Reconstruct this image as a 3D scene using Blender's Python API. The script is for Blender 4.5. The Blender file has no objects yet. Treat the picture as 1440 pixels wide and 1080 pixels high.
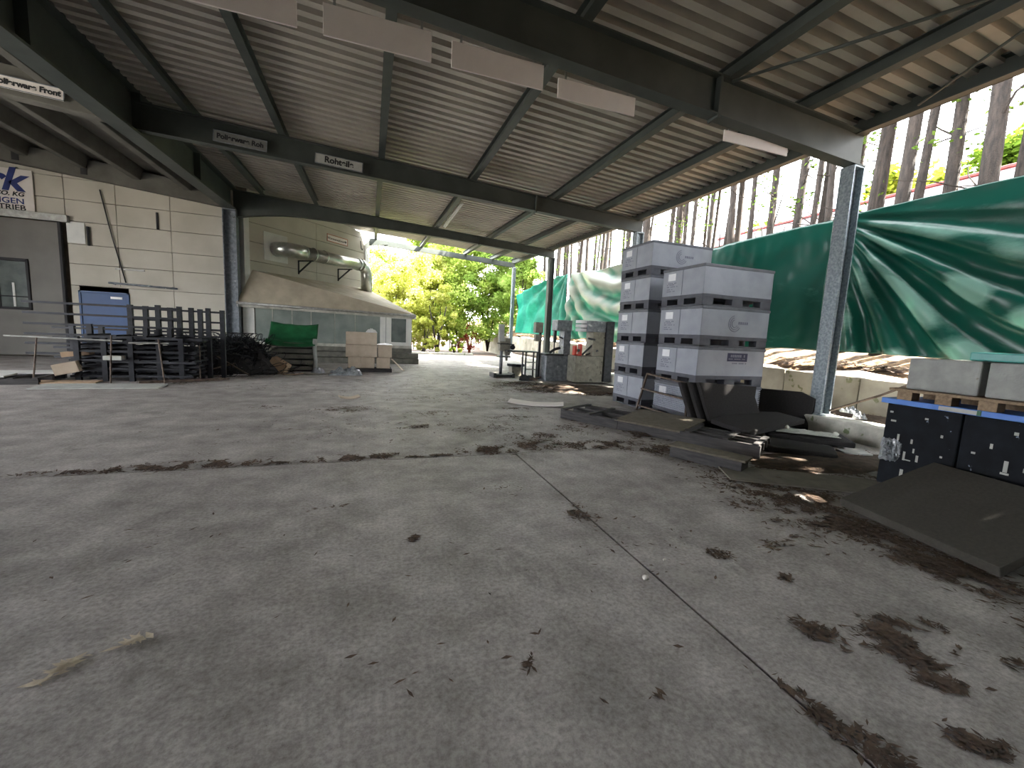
import bpy, math, random
from mathutils import Vector, Matrix, noise
random.seed(7)
S = bpy.context.scene
COL = S.collection
R = math.radians
PI = math.pi

# ------------------------------------------------------------------ materials
def srgb(h):
    h = h.lstrip('#')
    v = [int(h[i:i+2], 16) / 255 for i in (0, 2, 4)]
    return tuple(c / 12.92 if c <= .04045 else ((c + .055) / 1.055) ** 2.4 for c in v) + (1,)

def nodes(name):
    m = bpy.data.materials.new(name); m.use_nodes = True
    nt = m.node_tree
    return m, nt, nt.nodes['Principled BSDF'], nt.nodes['Material Output']

def noise_tex(nt, scale, detail=4, rough=.55, coord='Object', stretch=None):
    tc = nt.nodes.new('ShaderNodeTexCoord')
    n = nt.nodes.new('ShaderNodeTexNoise')
    n.inputs['Scale'].default_value = scale; n.inputs['Detail'].default_value = detail
    n.inputs['Roughness'].default_value = rough
    src = tc.outputs[coord]
    if coord == 'World':
        pass
    if stretch:
        mp = nt.nodes.new('ShaderNodeMapping'); mp.inputs['Scale'].default_value = stretch
        nt.links.new(src, mp.inputs[0]); src = mp.outputs[0]
    nt.links.new(src, n.inputs['Vector'])
    return n

def ramp(nt, src, stops):
    r = nt.nodes.new('ShaderNodeValToRGB'); e = r.color_ramp.elements
    while len(e) < len(stops): e.new(.5)
    for el, (p, c) in zip(e, stops):
        el.position = p; el.color = c
    nt.links.new(src, r.inputs[0])
    return r

def mat(name, c1, c2=None, scale=6, rough=.7, metal=0, bump=0, detail=5, lo=.35, hi=.65, stretch=None, speck=None, spec=None):
    m, nt, b, out = nodes(name)
    c1 = srgb(c1); c2 = srgb(c2) if c2 else c1
    n = noise_tex(nt, scale, detail, stretch=stretch)
    r = ramp(nt, n.outputs['Fac'], [(lo, c1), (hi, c2)])
    colr = r.outputs[0]
    if speck:                                    # (colour, scale, threshold): small marks with a shape of their own
        n2 = noise_tex(nt, speck[1], 3, .6)
        f = ramp(nt, n2.outputs['Fac'], [(speck[2], (0, 0, 0, 1)), (min(1, speck[2] + .03), (1, 1, 1, 1))])
        mx = nt.nodes.new('ShaderNodeMix'); mx.data_type = 'RGBA'
        nt.links.new(f.outputs[0], mx.inputs[0]); nt.links.new(colr, mx.inputs[6]); mx.inputs[7].default_value = srgb(speck[0])
        colr = mx.outputs[2]
    nt.links.new(colr, b.inputs['Base Color'])
    b.inputs['Roughness'].default_value = rough; b.inputs['Metallic'].default_value = metal
    if spec is not None: b.inputs['Specular IOR Level'].default_value = spec
    if bump:
        bp = nt.nodes.new('ShaderNodeBump'); bp.inputs['Strength'].default_value = bump; bp.inputs['Distance'].default_value = .02
        n3 = noise_tex(nt, scale * 6, 4)
        nt.links.new(n3.outputs['Fac'], bp.inputs['Height']); nt.links.new(bp.outputs[0], b.inputs['Normal'])
    return m

def leaf_mat(name, c1, c2, c3, scale=1.2, trans=.5):
    m, nt, b, out = nodes(name)
    n = noise_tex(nt, scale, 6, .7)
    r = ramp(nt, n.outputs['Fac'], [(.3, srgb(c1)), (.5, srgb(c2)), (.7, srgb(c3))])
    d = nt.nodes.new('ShaderNodeBsdfDiffuse'); t = nt.nodes.new('ShaderNodeBsdfTranslucent')
    mx = nt.nodes.new('ShaderNodeMixShader'); mx.inputs[0].default_value = trans
    nt.links.new(r.outputs[0], d.inputs[0]); nt.links.new(r.outputs[0], t.inputs[0])
    nt.links.new(d.outputs[0], mx.inputs[1]); nt.links.new(t.outputs[0], mx.inputs[2])
    nt.links.new(mx.outputs[0], out.inputs[0])
    nt.nodes.remove(b)
    return m

def concrete_floor(name):
    m, nt, b, out = nodes(name)
    big = noise_tex(nt, .45, 6, .62, stretch=(1, 1, 1))
    mid = noise_tex(nt, 2.3, 8, .68)
    fine = noise_tex(nt, 38, 4, .7)
    base = ramp(nt, big.outputs['Fac'], [(.34, srgb('#958f8a')), (.5, srgb('#b0aaa5')), (.68, srgb('#c6c0bb'))])
    mott = ramp(nt, mid.outputs['Fac'], [(.3, srgb('#5f5a56')), (.5, srgb('#aca6a2')), (.68, srgb('#dcd7d2'))])
    mx = nt.nodes.new('ShaderNodeMix'); mx.data_type = 'RGBA'; mx.inputs[0].default_value = .5
    nt.links.new(base.outputs[0], mx.inputs[6]); nt.links.new(mott.outputs[0], mx.inputs[7])
    gr = ramp(nt, fine.outputs['Fac'], [(.3, srgb('#a9a6a2')), (.62, srgb('#ffffff'))])
    mu = nt.nodes.new('ShaderNodeMix'); mu.data_type = 'RGBA'; mu.blend_type = 'MULTIPLY'; mu.inputs[0].default_value = .75
    nt.links.new(mx.outputs[2], mu.inputs[6]); nt.links.new(gr.outputs[0], mu.inputs[7])
    # pale scuffs and dark damp stains with shapes of their own
    sc = noise_tex(nt, 1.1, 9, .75, stretch=(1, .6, 1))
    f = ramp(nt, sc.outputs['Fac'], [(.58, (0, 0, 0, 1)), (.74, (.9, .9, .9, 1))])
    m3 = nt.nodes.new('ShaderNodeMix'); m3.data_type = 'RGBA'
    nt.links.new(f.outputs[0], m3.inputs[0]); nt.links.new(mu.outputs[2], m3.inputs[6]); m3.inputs[7].default_value = srgb('#b9b5ac')
    f2 = ramp(nt, sc.outputs['Fac'], [(.3, (.85, .85, .85, 1)), (.43, (0, 0, 0, 1))])
    m4 = nt.nodes.new('ShaderNodeMix'); m4.data_type = 'RGBA'
    nt.links.new(f2.outputs[0], m4.inputs[0]); nt.links.new(m3.outputs[2], m4.inputs[6]); m4.inputs[7].default_value = srgb('#5f5b55')
    sp = noise_tex(nt, 15, 8, .85)
    f3 = ramp(nt, sp.outputs['Fac'], [(.33, (1, 1, 1, 1)), (.38, (0, 0, 0, 1))])
    m5 = nt.nodes.new('ShaderNodeMix'); m5.data_type = 'RGBA'
    nt.links.new(f3.outputs[0], m5.inputs[0]); nt.links.new(m4.outputs[2], m5.inputs[6]); m5.inputs[7].default_value = srgb('#4a423a')
    nt.links.new(m5.outputs[2], b.inputs['Base Color'])
    b.inputs['Roughness'].default_value = .62
    b.inputs['Specular IOR Level'].default_value = .4
    bp = nt.nodes.new('ShaderNodeBump'); bp.inputs['Strength'].default_value = .35; bp.inputs['Distance'].default_value = .012
    nt.links.new(sp.outputs['Fac'], bp.inputs['Height']); nt.links.new(bp.outputs[0], b.inputs['Normal'])
    return m

def tarp_mat(name, green, dusty, lo, hi, rough=.38, tr=.25, fold_tone=.3):
    m, nt, b, out = nodes(name)
    n = noise_tex(nt, 1.6, 7, .7, stretch=(1, .35, 1))
    at = nt.nodes.new('ShaderNodeAttribute'); at.attribute_name = 'fold_tone'      # per-vertex paleness following the folds; bleaching at the pale tarp's top
    mm = nt.nodes.new('ShaderNodeMath'); mm.operation = 'MULTIPLY_ADD'; mm.inputs[1].default_value = fold_tone
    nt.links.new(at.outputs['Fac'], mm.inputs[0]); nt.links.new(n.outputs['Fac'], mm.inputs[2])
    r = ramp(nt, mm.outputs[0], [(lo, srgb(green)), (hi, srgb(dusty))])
    nt.links.new(r.outputs[0], b.inputs['Base Color']); b.inputs['Roughness'].default_value = rough
    t = nt.nodes.new('ShaderNodeBsdfTranslucent'); nt.links.new(r.outputs[0], t.inputs[0])
    mx = nt.nodes.new('ShaderNodeMixShader'); mx.inputs[0].default_value = tr
    nt.links.new(b.outputs[0], mx.inputs[1]); nt.links.new(t.outputs[0], mx.inputs[2]); nt.links.new(mx.outputs[0], out.inputs[0])
    return m

def glass_mat(name, tint='#7f8a86', rough=.08):
    m, nt, b, out = nodes(name)
    n = noise_tex(nt, 2.0, 3)
    r = ramp(nt, n.outputs['Fac'], [(.4, srgb(tint)), (.6, srgb('#9aa39f'))])
    nt.links.new(r.outputs[0], b.inputs['Base Color'])
    b.inputs['Roughness'].default_value = rough; b.inputs['Transmission Weight'].default_value = .55
    return m

M = {}
M['floor'] = concrete_floor('concrete_floor')
M['dirt'] = mat('dirt', '#3a2f27', '#57483b', 9, .95, bump=.4)
M['litter_ground'] = mat('litter_ground', '#4f3c2e', '#937454', 7, .95, bump=.6, lo=.4, hi=.6)
M['far_ground'] = mat('far_ground', '#54403a', '#786559', 3, .95, bump=.3)
M['steel_green'] = mat('painted_steel', '#3b413e', '#474d49', 2, .55)
M['galv'] = mat('galvanised_steel', '#79848b', '#a3adb2', 26, .45, .35)
M['zinc_edge'] = mat('zinc_edge', '#8a8f95', '#9ba0a5', 8, .5, .3)
M['sheet'] = mat('roof_sheet', '#a8a298', '#b8b2a7', 1.4, .5, .1)
M['panel'] = mat('wall_panel', '#b4afa1', '#c4bfb2', .8, .8, detail=7)
M['panel_gap'] = mat('panel_joint', '#5b554a', '#6b6456', 4, .9)
M['trim_white'] = mat('white_trim', '#cfd0cb', '#dcdcd6', 3, .6)
M['concrete'] = mat('cast_concrete', '#8f8d86', '#a5a29a', 1.6, .85, bump=.25, detail=8)
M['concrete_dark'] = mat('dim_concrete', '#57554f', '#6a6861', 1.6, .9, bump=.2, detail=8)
M['ret_wall'] = mat('retaining_concrete', '#8d877a', '#b3ad9e', 1.4, .85, bump=.3, detail=8, speck=('#7d7f62', 3.5, .63))
M['kerb'] = mat('kerb_concrete', '#a7a69b', '#c7c5ba', 5, .9, bump=.5, speck=('#6f7a5a', 3, .64))
M['door_gray'] = mat('grey_door', '#66635c', '#716e67', 1.2, .6)
M['door_blue'] = mat('blue_door', '#143d6c', '#184576', 1.5, .5)
M['glass'] = glass_mat('window_glass')
M['black_steel'] = mat('black_steel', '#191b20', '#282a30', 9, .55, .3)
M['rust'] = mat('rusty_steel', '#4d423b', '#75665a', 12, .8, .2)
M['pale_steel'] = mat('pale_steel', '#8d8d88', '#a9a9a4', 9, .5, .4)
M['sign_white'] = mat('sign_white', '#ded6d0', '#e8e1db', 2, .7)
M['sign_grey'] = mat('sign_grey', '#a9aaa4', '#b7b8b1', 5, .7)
M['sign_dim'] = mat('sign_dim', '#6b6c69', '#7a7b77', 5, .8)
M['ink'] = mat('black_ink', '#1c1c1e', '#26262a', 4, .7)
M['blue_ink'] = mat('blue_ink', '#1c2c66', '#22347a', 4, .6)
M['red_ink'] = mat('red_ink', '#a8664e', '#b87258', 4, .6)
M['duct'] = mat('duct_steel', '#a9aba4', '#c2c4bc', 5, .28, .85)
M['shed_roof'] = mat('shed_roof', '#a79d8a', '#b9af9b', 2.2, .85, bump=.2)
M['shed_fascia'] = mat('shed_fascia', '#9c9a90', '#c3c1b6', 4, .8, detail=8)
M['shed_panel'] = mat('shed_panel', '#717a76', '#8b938d', 1.3, .3)
M['shed_dark'] = mat('shed_plinth', '#5d5d56', '#77766d', 4, .85)
M['carton'] = mat('cardboard', '#b9a995', '#c8b9a5', 3, .85)
M['carton_dark'] = mat('brown_cardboard', '#a38a70', '#b99f84', 3, .9)
M['plastic_white'] = mat('white_film', '#d9dadb', '#f0f0f0', 6, .3)
M['film'] = mat('clear_film', '#6f7478', '#a4a8ab', 8, .15)
M['wood'] = mat('pallet_wood', '#7d6a56', '#9c876d', 4, .85, stretch=(1, 8, 8))
M['wood_grey'] = mat('grey_pallet_wood', '#363537', '#4b4948', 4, .85, stretch=(1, 8, 8))
M['box_grey'] = mat('grey_plastic', '#8f949f', '#9da2ac', 2.5, .5, speck=('#8d9199', 9, .68))
M['box_base'] = mat('dark_pallet_plastic', '#4a4c55', '#5c5e66', 4, .65)
M['box_lid'] = mat('lid_plastic', '#5d6068', '#6b6e76', 6, .6)
M['label'] = mat('label_paper', '#dfe2e6', '#eef0f2', 9, .6)
M['label_dark'] = mat('label_navy', '#2c2f4a', '#343858', 9, .6)
M['print'] = mat('faint_print', '#6d7180', '#7b7f8c', 9, .7)
M['crate'] = mat('black_crate', '#0e1116', '#171b22', 5, .75, speck=('#7d8896', 11, .7), spec=.2)
M['blue_board'] = mat('blue_board', '#3f73c4', '#5385d2', 5, .5)
M['slab'] = mat('stone_slab', '#8e908d', '#a5a7a3', 5, .85, bump=.3, speck=('#77705c', 4, .62))
M['foam'] = mat('black_mat', '#403d37', '#4a4740', 40, .9, bump=.3)
M['foam2'] = mat('charcoal_mat', '#232122', '#2d2b2b', 30, .9, bump=.3)
M['board_brown'] = mat('grey_brown_board', '#5d574b', '#6c665a', 14, .9)
M['flat_board'] = mat('thin_board', '#6a665b', '#7d796d', 5, .9, detail=8)
M['pale_board'] = mat('pale_board', '#9fa19c', '#b8bab4', 4, .8)
M['teal'] = mat('teal_sheet', '#3f8d88', '#4fa09a', 5, .4)
M['green_cover'] = mat('green_cover', '#17532f', '#246b42', 3, .5)
M['red'] = mat('red_paint', '#b5382f', '#c9483c', 6, .5)
M['machine'] = mat('machine_grey', '#666d74', '#8a9096', 9, .5, .2, speck=('#b9bdc1', 8, .66))
M['machine_dark'] = mat('machine_dark', '#2f3337', '#43474b', 9, .5, .2)
M['machine_tan'] = mat('machine_tan', '#77756a', '#8f8d80', 7, .6, speck=('#5a584f', 8, .63))
M['white_stone'] = mat('white_stone', '#d6d3cb', '#e6e4dd', 8, .8)
M['bark'] = mat('bark', '#1e1a17', '#39312b', 7, .95, bump=.8, stretch=(3, 3, .6))
M['bark_red'] = mat('reddish_bark', '#7d4c3e', '#a1695a', 7, .95)
M['leaf_litter'] = mat('fallen_leaves', '#352b25', '#75604f', 23, .9, lo=.3, hi=.7)
M['straw'] = mat('straw', '#b3a58e', '#d3c7b0', 23, .9)
M['leaf_dark'] = leaf_mat('crown_leaves', '#34441f', '#4c6329', '#748640', 1.2, .35)
M['leaf_yellow'] = leaf_mat('yellow_leaves', '#929b42', '#b8bd62', '#d6d498', .9, .6)
M['leaf_green'] = leaf_mat('green_leaves', '#7b923f', '#a0b257', '#c0c982', .9, .6)
M['leaf_mid'] = leaf_mat('mid_leaves', '#647e38', '#88a24e', '#adbd72', .9, .6)
M['hill_green'] = leaf_mat('hill_leaves', '#33471a', '#5a7226', '#828f3c', .9, .35)
M['hill_yellow'] = leaf_mat('hill_yellow_leaves', '#5a651e', '#7f8a2e', '#a3a24a', .9, .35)
M['leaf_red'] = leaf_mat('red_leaves', '#6d2f2a', '#9a4a3c', '#a97a55')
M['roof_tile'] = mat('roof_tile', '#2b242b', '#3d343f', 3, .8)
M['roof_ridge'] = mat('ridge_tile', '#5e1f1c', '#7a2b25', 5, .8)
M['render'] = mat('house_render', '#8d877e', '#9b958c', 3, .9)
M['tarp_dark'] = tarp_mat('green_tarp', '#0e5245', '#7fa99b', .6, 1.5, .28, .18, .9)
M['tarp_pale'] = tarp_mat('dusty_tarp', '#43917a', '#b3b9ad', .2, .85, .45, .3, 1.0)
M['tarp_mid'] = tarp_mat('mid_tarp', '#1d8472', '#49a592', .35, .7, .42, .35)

# ------------------------------------------------------------------ mesh building
class MB:
    def __init__(s): s.v = []; s.f = []; s.mi = []; s.cur = 0
    def add(s, vs, fs):
        o = len(s.v); s.v += [tuple(v) for v in vs]
        for f in fs: s.f.append([i + o for i in f]); s.mi.append(s.cur)
        return s
    def bx(s, x0, x1, y0, y1, z0, z1, T=None):
        vs = [Vector((x, y, z)) for z in (z0, z1) for y in (y0, y1) for x in (x0, x1)]
        if T is not None: vs = [T @ v for v in vs]
        return s.add(vs, [(0, 2, 3, 1), (4, 5, 7, 6), (0, 1, 5, 4), (2, 6, 7, 3), (0, 4, 6, 2), (1, 3, 7, 5)])
    def prism(s, poly, vec):
        n = len(poly); vec = Vector(vec)
        vs = [Vector(p) for p in poly]; vs += [p + vec for p in vs[:n]]
        fs = [tuple(reversed(range(n))), tuple(range(n, 2 * n))] + [(i, (i + 1) % n, n + (i + 1) % n, n + i) for i in range(n)]
        return s.add(vs, fs)
    def bar(s, p0, p1, w, h=None, up=(0, 0, 1)):
        h = h or w; p0 = Vector(p0); p1 = Vector(p1); d = (p1 - p0).normalized()
        u = Vector(up)
        if abs(d.dot(u)) > .97: u = Vector((0, 1, 0)) if abs(d.y) < .9 else Vector((1, 0, 0))
        a = d.cross(u).normalized(); b = a.cross(d).normalized()
        vs = [p + a * w * .5 * i + b * h * .5 * j for p in (p0, p1) for i, j in ((-1, -1), (1, -1), (1, 1), (-1, 1))]
        return s.add(vs, [(3, 2, 1, 0), (4, 5, 6, 7), (0, 1, 5, 4), (1, 2, 6, 5), (2, 3, 7, 6), (3, 0, 4, 7)])
    def tube(s, pts, r, n=8, cap=True):
        pts = [Vector(p) for p in pts]; k = len(pts)
        rs = r if isinstance(r, (list, tuple)) else [r] * k
        ref = Vector((0, 0, 1)) if abs((pts[-1] - pts[0]).normalized().z) < .9 else Vector((1, 0, 0))
        vs = []
        for i, p in enumerate(pts):
            d = (pts[min(i + 1, k - 1)] - pts[max(i - 1, 0)]).normalized()
            a = d.cross(ref)
            a = a.normalized() if a.length > 1e-4 else Vector((0, 1, 0)); b = d.cross(a)
            vs += [p + (a * math.cos(2 * PI * j / n) + b * math.sin(2 * PI * j / n)) * rs[i] for j in range(n)]
        fs = [(i * n + j, i * n + (j + 1) % n, (i + 1) * n + (j + 1) % n, (i + 1) * n + j) for i in range(k - 1) for j in range(n)]
        if cap: fs += [tuple(reversed(range(n))), tuple(range((k - 1) * n, k * n))]
        return s.add(vs, fs)
    def grid(s, nx, ny, fn):
        vs = [fn(i / nx, j / ny) for j in range(ny + 1) for i in range(nx + 1)]
        fs = [(j * (nx + 1) + i, j * (nx + 1) + i + 1, (j + 1) * (nx + 1) + i + 1, (j + 1) * (nx + 1) + i) for j in range(ny) for i in range(nx)]
        return s.add(vs, fs)
    def build(s, name, m, parent=None, bevel=0, smooth=False, solid=0):
        me = bpy.data.meshes.new(name); me.from_pydata(s.v, [], s.f)
        ms = m if isinstance(m, (list, tuple)) else [m]
        for q in ms: me.materials.append(M[q])
        if len(ms) > 1: me.polygons.foreach_set('material_index', s.mi)
        if smooth: me.polygons.foreach_set('use_smooth', [True] * len(me.polygons))
        me.update()
        o = bpy.data.objects.new(name, me); COL.objects.link(o)
        if parent: o.parent = parent
        if solid:
            md = o.modifiers.new('thick', 'SOLIDIFY'); md.thickness = solid; md.offset = 0
        if bevel:
            md = o.modifiers.new('edge', 'BEVEL'); md.width = bevel; md.segments = 2; md.limit_method = 'ANGLE'
        return o

def tag(o, label, cat, group=None, kind=None):
    if label: o['label'] = label
    if cat: o['category'] = cat
    if group: o['group'] = group
    if kind: o['kind'] = kind
    return o
def thing(name, label, cat, loc=(0, 0, 0), rz=0, group=None, kind=None):
    o = bpy.data.objects.new(name, None); COL.objects.link(o); o.empty_display_size = .1
    o.location = loc; o.rotation_euler = (0, 0, rz)
    return tag(o, label, cat, group, kind)
def struct(o, label=None, cat=None): return tag(o, label, cat, None, 'structure')
def dup(root, label, loc=None, rz=None, group=None):
    r = root.copy(); COL.objects.link(r)
    if loc is not None: r.location = loc
    if rz is not None: r.rotation_euler = (r.rotation_euler[0], r.rotation_euler[1], rz)
    r['label'] = label
    if group: r['group'] = group
    for ch in list(root.children):
        c = ch.copy(); COL.objects.link(c); c.parent = r
        for g in list(ch.children):
            d = g.copy(); COL.objects.link(d); d.parent = c
    return r
def text(name, body, size, m, parent, loc, rot, bold=0.0, shear=0.0, align='CENTER', sx=1.0):
    cu = bpy.data.curves.new(name, 'FONT'); cu.body = body; cu.size = size; cu.extrude = .002
    cu.offset = bold; cu.shear = shear; cu.align_x = align; cu.align_y = 'CENTER'
    tmp = bpy.data.objects.new('lettering_curve', cu); COL.objects.link(tmp)
    bpy.context.view_layer.update()
    me = bpy.data.meshes.new_from_object(tmp.evaluated_get(bpy.context.evaluated_depsgraph_get()))
    me.materials.clear(); me.materials.append(M[m]); me.name = name
    bpy.data.objects.remove(tmp); bpy.data.curves.remove(cu)
    o = bpy.data.objects.new(name, me); COL.objects.link(o)
    o.location = loc; o.rotation_euler = rot; o.scale = (sx, 1, 1)
    if parent: o.parent = parent
    return o

# ------------------------------------------------------------------ the hall: floor, kerb, retaining wall
JY, JX, GAP = 5.15, 1.86, .008
def floor_slab(x0, x1, y0, y1):
    b = MB().bx(x0, x1, y0, y1, -.18, 0)
    return struct(b.build('floor', 'floor', bevel=.006))
floor_slab(-15, JX - GAP, -9, JY - GAP)
floor_slab(JX + GAP, 7.98, -9, JY - GAP)
floor_slab(-15, 7.98, JY + GAP, 27)
struct(MB().bx(-15, 8, -9, 27, -.6, -.13).build('ground_under_joints', 'dirt'))
# kerb that carries the columns, soil strip, retaining wall
k = MB(); y = -4.0
while y < 26:
    k.bx(7.98, 8.52, y, y + 1.99, -.2, .33); y += 2.0
struct(k.build('kerb', 'kerb', bevel=.03))
def soil(u, v):
    x = 8.5 + .75 * u; y = -4 + 31 * v
    return (x, y, .27 + .1 * u + .06 * noise.noise(Vector((x * 2, y * 1.5, 0))))
struct(MB().grid(6, 120, soil).build('soil_ground', 'dirt', smooth=True))
y = -4.0; w = MB()
while y < 36:
    w.bx(9.2, 9.38, y, y + 1.58, -.3, 1.04 + .016 * max(0, y - 5)); y += 1.6
struct(w.build('wall_right', 'ret_wall', bevel=.01))
# sloping wooded bank behind the retaining wall
def bank(u, v):
    x = 9.38 + 24 * u * u; y = -14 + 70 * v
    h = 1.12 + (x - 9.38) * .26 + .016 * max(0, y - 5)
    return (x, y, h + (.12 * noise.noise(Vector((x * .8, y * .8, 3))) + .05 * noise.noise(Vector((x * 4, y * 4, 1)))))
struct(MB().grid(44, 220, bank).build('bank_ground', 'litter_ground', smooth=True))
# yard beyond the open end of the hall
def yard(u, v):
    x = -30 + 40 * u; y = 26.9 + 45 * v
    return (x, y, -.03 + .05 * noise.noise(Vector((x * .6, y * .6, 9))) + (.0 if y < 36 else (y - 36) * .03))
struct(MB().grid(50, 60, yard).build('yard_ground', 'far_ground', smooth=True))
struct(MB().bx(-.5, 6.5, 27.2, 27.45, -.05, .14).build('yard_kerb', 'kerb', bevel=.02))

# ------------------------------------------------------------------ steel frames
def roff(Y): return .03 * max(0, Y - 12)
def rtop(X, Y): return 5.42 + .062 * (8.2 - X) + roff(Y)
def i_beam(name, X0, X1, Y, depth, label, w=.22, stiff=()):
    b = MB(); n = 24
    for i in range(n):
        xa = X0 + (X1 - X0) * i / n; xb = X0 + (X1 - X0) * (i + 1) / n
        for (o0, o1, wy) in ((0, .022, w), (None, .022, w), ('web', 0, .014)):
            pts = []
            for xx in (xa, xb):
                t = rtop(xx, Y); d = depth(xx)
                if o0 == 0: pts.append((xx, t - .022, t))
                elif o0 is None: pts.append((xx, t - d, t - d + .022))
                else: pts.append((xx, t - d, t))
            vs = [(p[0], Y + sgn * wy / 2, z) for p in pts for sgn in (-1, 1) for z in (p[1], p[2])]
            b.add(vs, [(0, 4, 5, 1), (2, 3, 7, 6), (0, 2, 6, 4), (1, 5, 7, 3), (0, 1, 3, 2), (4, 6, 7, 5)])
    for sx in stiff:
        t = rtop(sx, Y); d = depth(sx)
        b.bx(sx - .02, sx + .02, Y - w / 2, Y + w / 2, t - d - .04, t)
    o = b.build(name, 'steel_green'); return struct(o, label, 'beam')
FR = [-1.2, 5.6, 12.05, 19.0]
i_beam('roof_beam', -4.9, 8.35, -1.2, lambda x: .58, 'dark green steel rafter behind the viewpoint')
i_beam('roof_beam', -4.9, 8.35, 5.6, lambda x: .57, 'dark steel rafter crossing overhead, with blank boards hung from it', stiff=(5.0, -1.2))
i_beam('roof_beam', -4.9, 8.35, 12.05, lambda x: .40 + .014 * (8.2 - x), 'dark steel rafter carrying the Rohteile sign', stiff=(4.6,))
i_beam('roof_beam', -4.9, 8.35, 19.0, lambda x: .36 + (.035 * max(0, 3 - x)) + .0135 * max(0, -2.2 - x) ** 2 * 4, 'haunched dark steel rafter in front of the duct wall', stiff=(4.6,))
b = MB()
for i in range(20):
    xa = -.15 + 8.4 * i / 20; xb = -.15 + 8.4 * (i + 1) / 20
    b.bar((xa, 24.6, rtop(xa, 24.6) - .14), (xb, 24.6, rtop(xb, 24.6) - .14), .16, .28)
struct(b.build('roof_beam', 'steel_green'), 'end rafter at the open far end of the hall', 'beam')

def column(X, Y, z0, z1, label, m='galv', w=.24):
    b = MB()
    for sx in (-1, 1): b.bx(X + sx * w / 2 - .012, X + sx * w / 2 + .012, Y - w / 2, Y + w / 2, z0, z1)
    b.bx(X - w / 2, X + w / 2, Y - .008, Y + .008, z0, z1)
    b.bx(X - w / 2 - .05, X + w / 2 + .05, Y - w / 2 - .04, Y + w / 2 + .04, z0, z0 + .025)
    b.bx(X - w / 2, X + w / 2, Y - w / 2, Y + w / 2, z1 - .03, z1)
    for sx in (-1, 1):
        for sy in (-1, 1): b.tube([(X + sx * .15, Y + sy * .09, z0 + .02), (X + sx * .15, Y + sy * .09, z0 + .06)], .014, 6)
    return struct(b.build('column', m), label, 'column')
column(8.22, 5.62, .33, rtop(8.2, 5.6) - .57, 'galvanised steel column on the kerb in front of the dark green tarp')
column(8.22, 12.05, .33, rtop(8.2, 12.05) - .40, 'steel column hidden behind the five-high grey box stack')
column(8.22, 19.0, .33, rtop(8.2, 19) - .36, 'steel column between the pale tarp and the small green tarp', m='steel_green')
column(8.22, 24.6, .33, rtop(8.2, 24.6) - .25, 'steel column at the far end of the tarps', w=.17)
column(8.22, -1.2, .33, rtop(8.2, -1.2) - .57, 'steel column beside the viewpoint')
column(-5.0, 19.0, 0, 5.7, 'grey steel column between the panelled wall and the duct wall', w=.42, m='machine')
column(-5.0, -1.2, 0, 5.5, 'steel column under the long girder', w=.34, m='steel_green')

# long girder over the inner column line
b = MB()
for (za, zb, hw) in ((5.42, 5.47, .2), (6.28, 6.33, .2), (5.45, 6.3, .025)):
    b.add([(-5.0 + sx * hw, yy, z + ((.3 if z < 6 else .2) if yy > 0 else (-.42 if z < 6 else 0))) for yy in (-8, 19.0) for sx in (-1, 1) for z in (za, zb)],
          [(0, 4, 5, 1), (2, 3, 7, 6), (0, 2, 6, 4), (1, 5, 7, 3), (0, 1, 3, 2), (4, 6, 7, 5)])
for yy in (2.4, 5.6, 8.8, 12.05, 15.5): b.bx(-5.19, -4.81, yy - .015, yy + .015, 5.04 + .0266 * (yy + 8), 6.3 + .0074 * (yy + 8))
struct(b.build('long_girder_beam', 'steel_green'), 'deep dark girder running to the inner column', 'beam')

# purlins between the rafters
PX = [-3.9, -2.03, .26, 2.7, 5.2, 6.85]
def purlin(X, Y0, Y1, w=.1, h=.2):
    b = MB(); z0 = rtop(X, Y0); z1 = rtop(X, Y1)
    for (dx, dz, ww, hh) in ((0, .1, .014, .2), (0, .194, .15, .012), (0, .006, .15, .014)):
        b.bar((X + dx, Y0, z0 + dz), (X + dx, Y1, z1 + dz), ww, hh)
    return struct(b.build('purlin_beam', 'steel_green'))
for a, c in ((-8, 5.6), (5.6, 12.05), (12.05, 19.0), (19.0, 25.2)):
    for X in PX:
        if a > 18 and X < -.1: continue
        purlin(X, a, c)
# deeper edge beam along the eave
b = MB()
for a, c in ((-8, 5.6), (5.6, 12.05), (12.05, 19.0), (19.0, 25.2)):
    z0, z1 = rtop(8.25, a), rtop(8.25, c)
    for (dx, dz, ww, hh) in ((0, .12, .02, .3), (-.06, .262, .16, .02), (-.06, -.02, .16, .02)):
        b.bar((8.27 + dx, a, z0 + dz), (8.27 + dx, c, z1 + dz), ww, hh)
struct(b.build('eave_beam', 'steel_green'), 'edge beam along the eave above the tarps', 'beam')
# wind-brace rods under the near roof
def rod(name, p0, p1, r, m, label, cat):
    return tag(MB().tube([p0, p1], r, 8).build(name, m, smooth=True), label, cat)
struct(rod('brace_rod_beam', (5.2, 5.5, 5.56), (6.75, 2.7, 5.52), .022, 'steel_green', 'thin bracing rod under the near roof sheets', 'rod'))
struct(rod('brace_rod_beam', (8.05, 4.65, 5.42), (6.9, 2.4, 5.5), .018, 'steel_green', 'thin bracing rod beside the eave beam', 'rod'))

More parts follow.
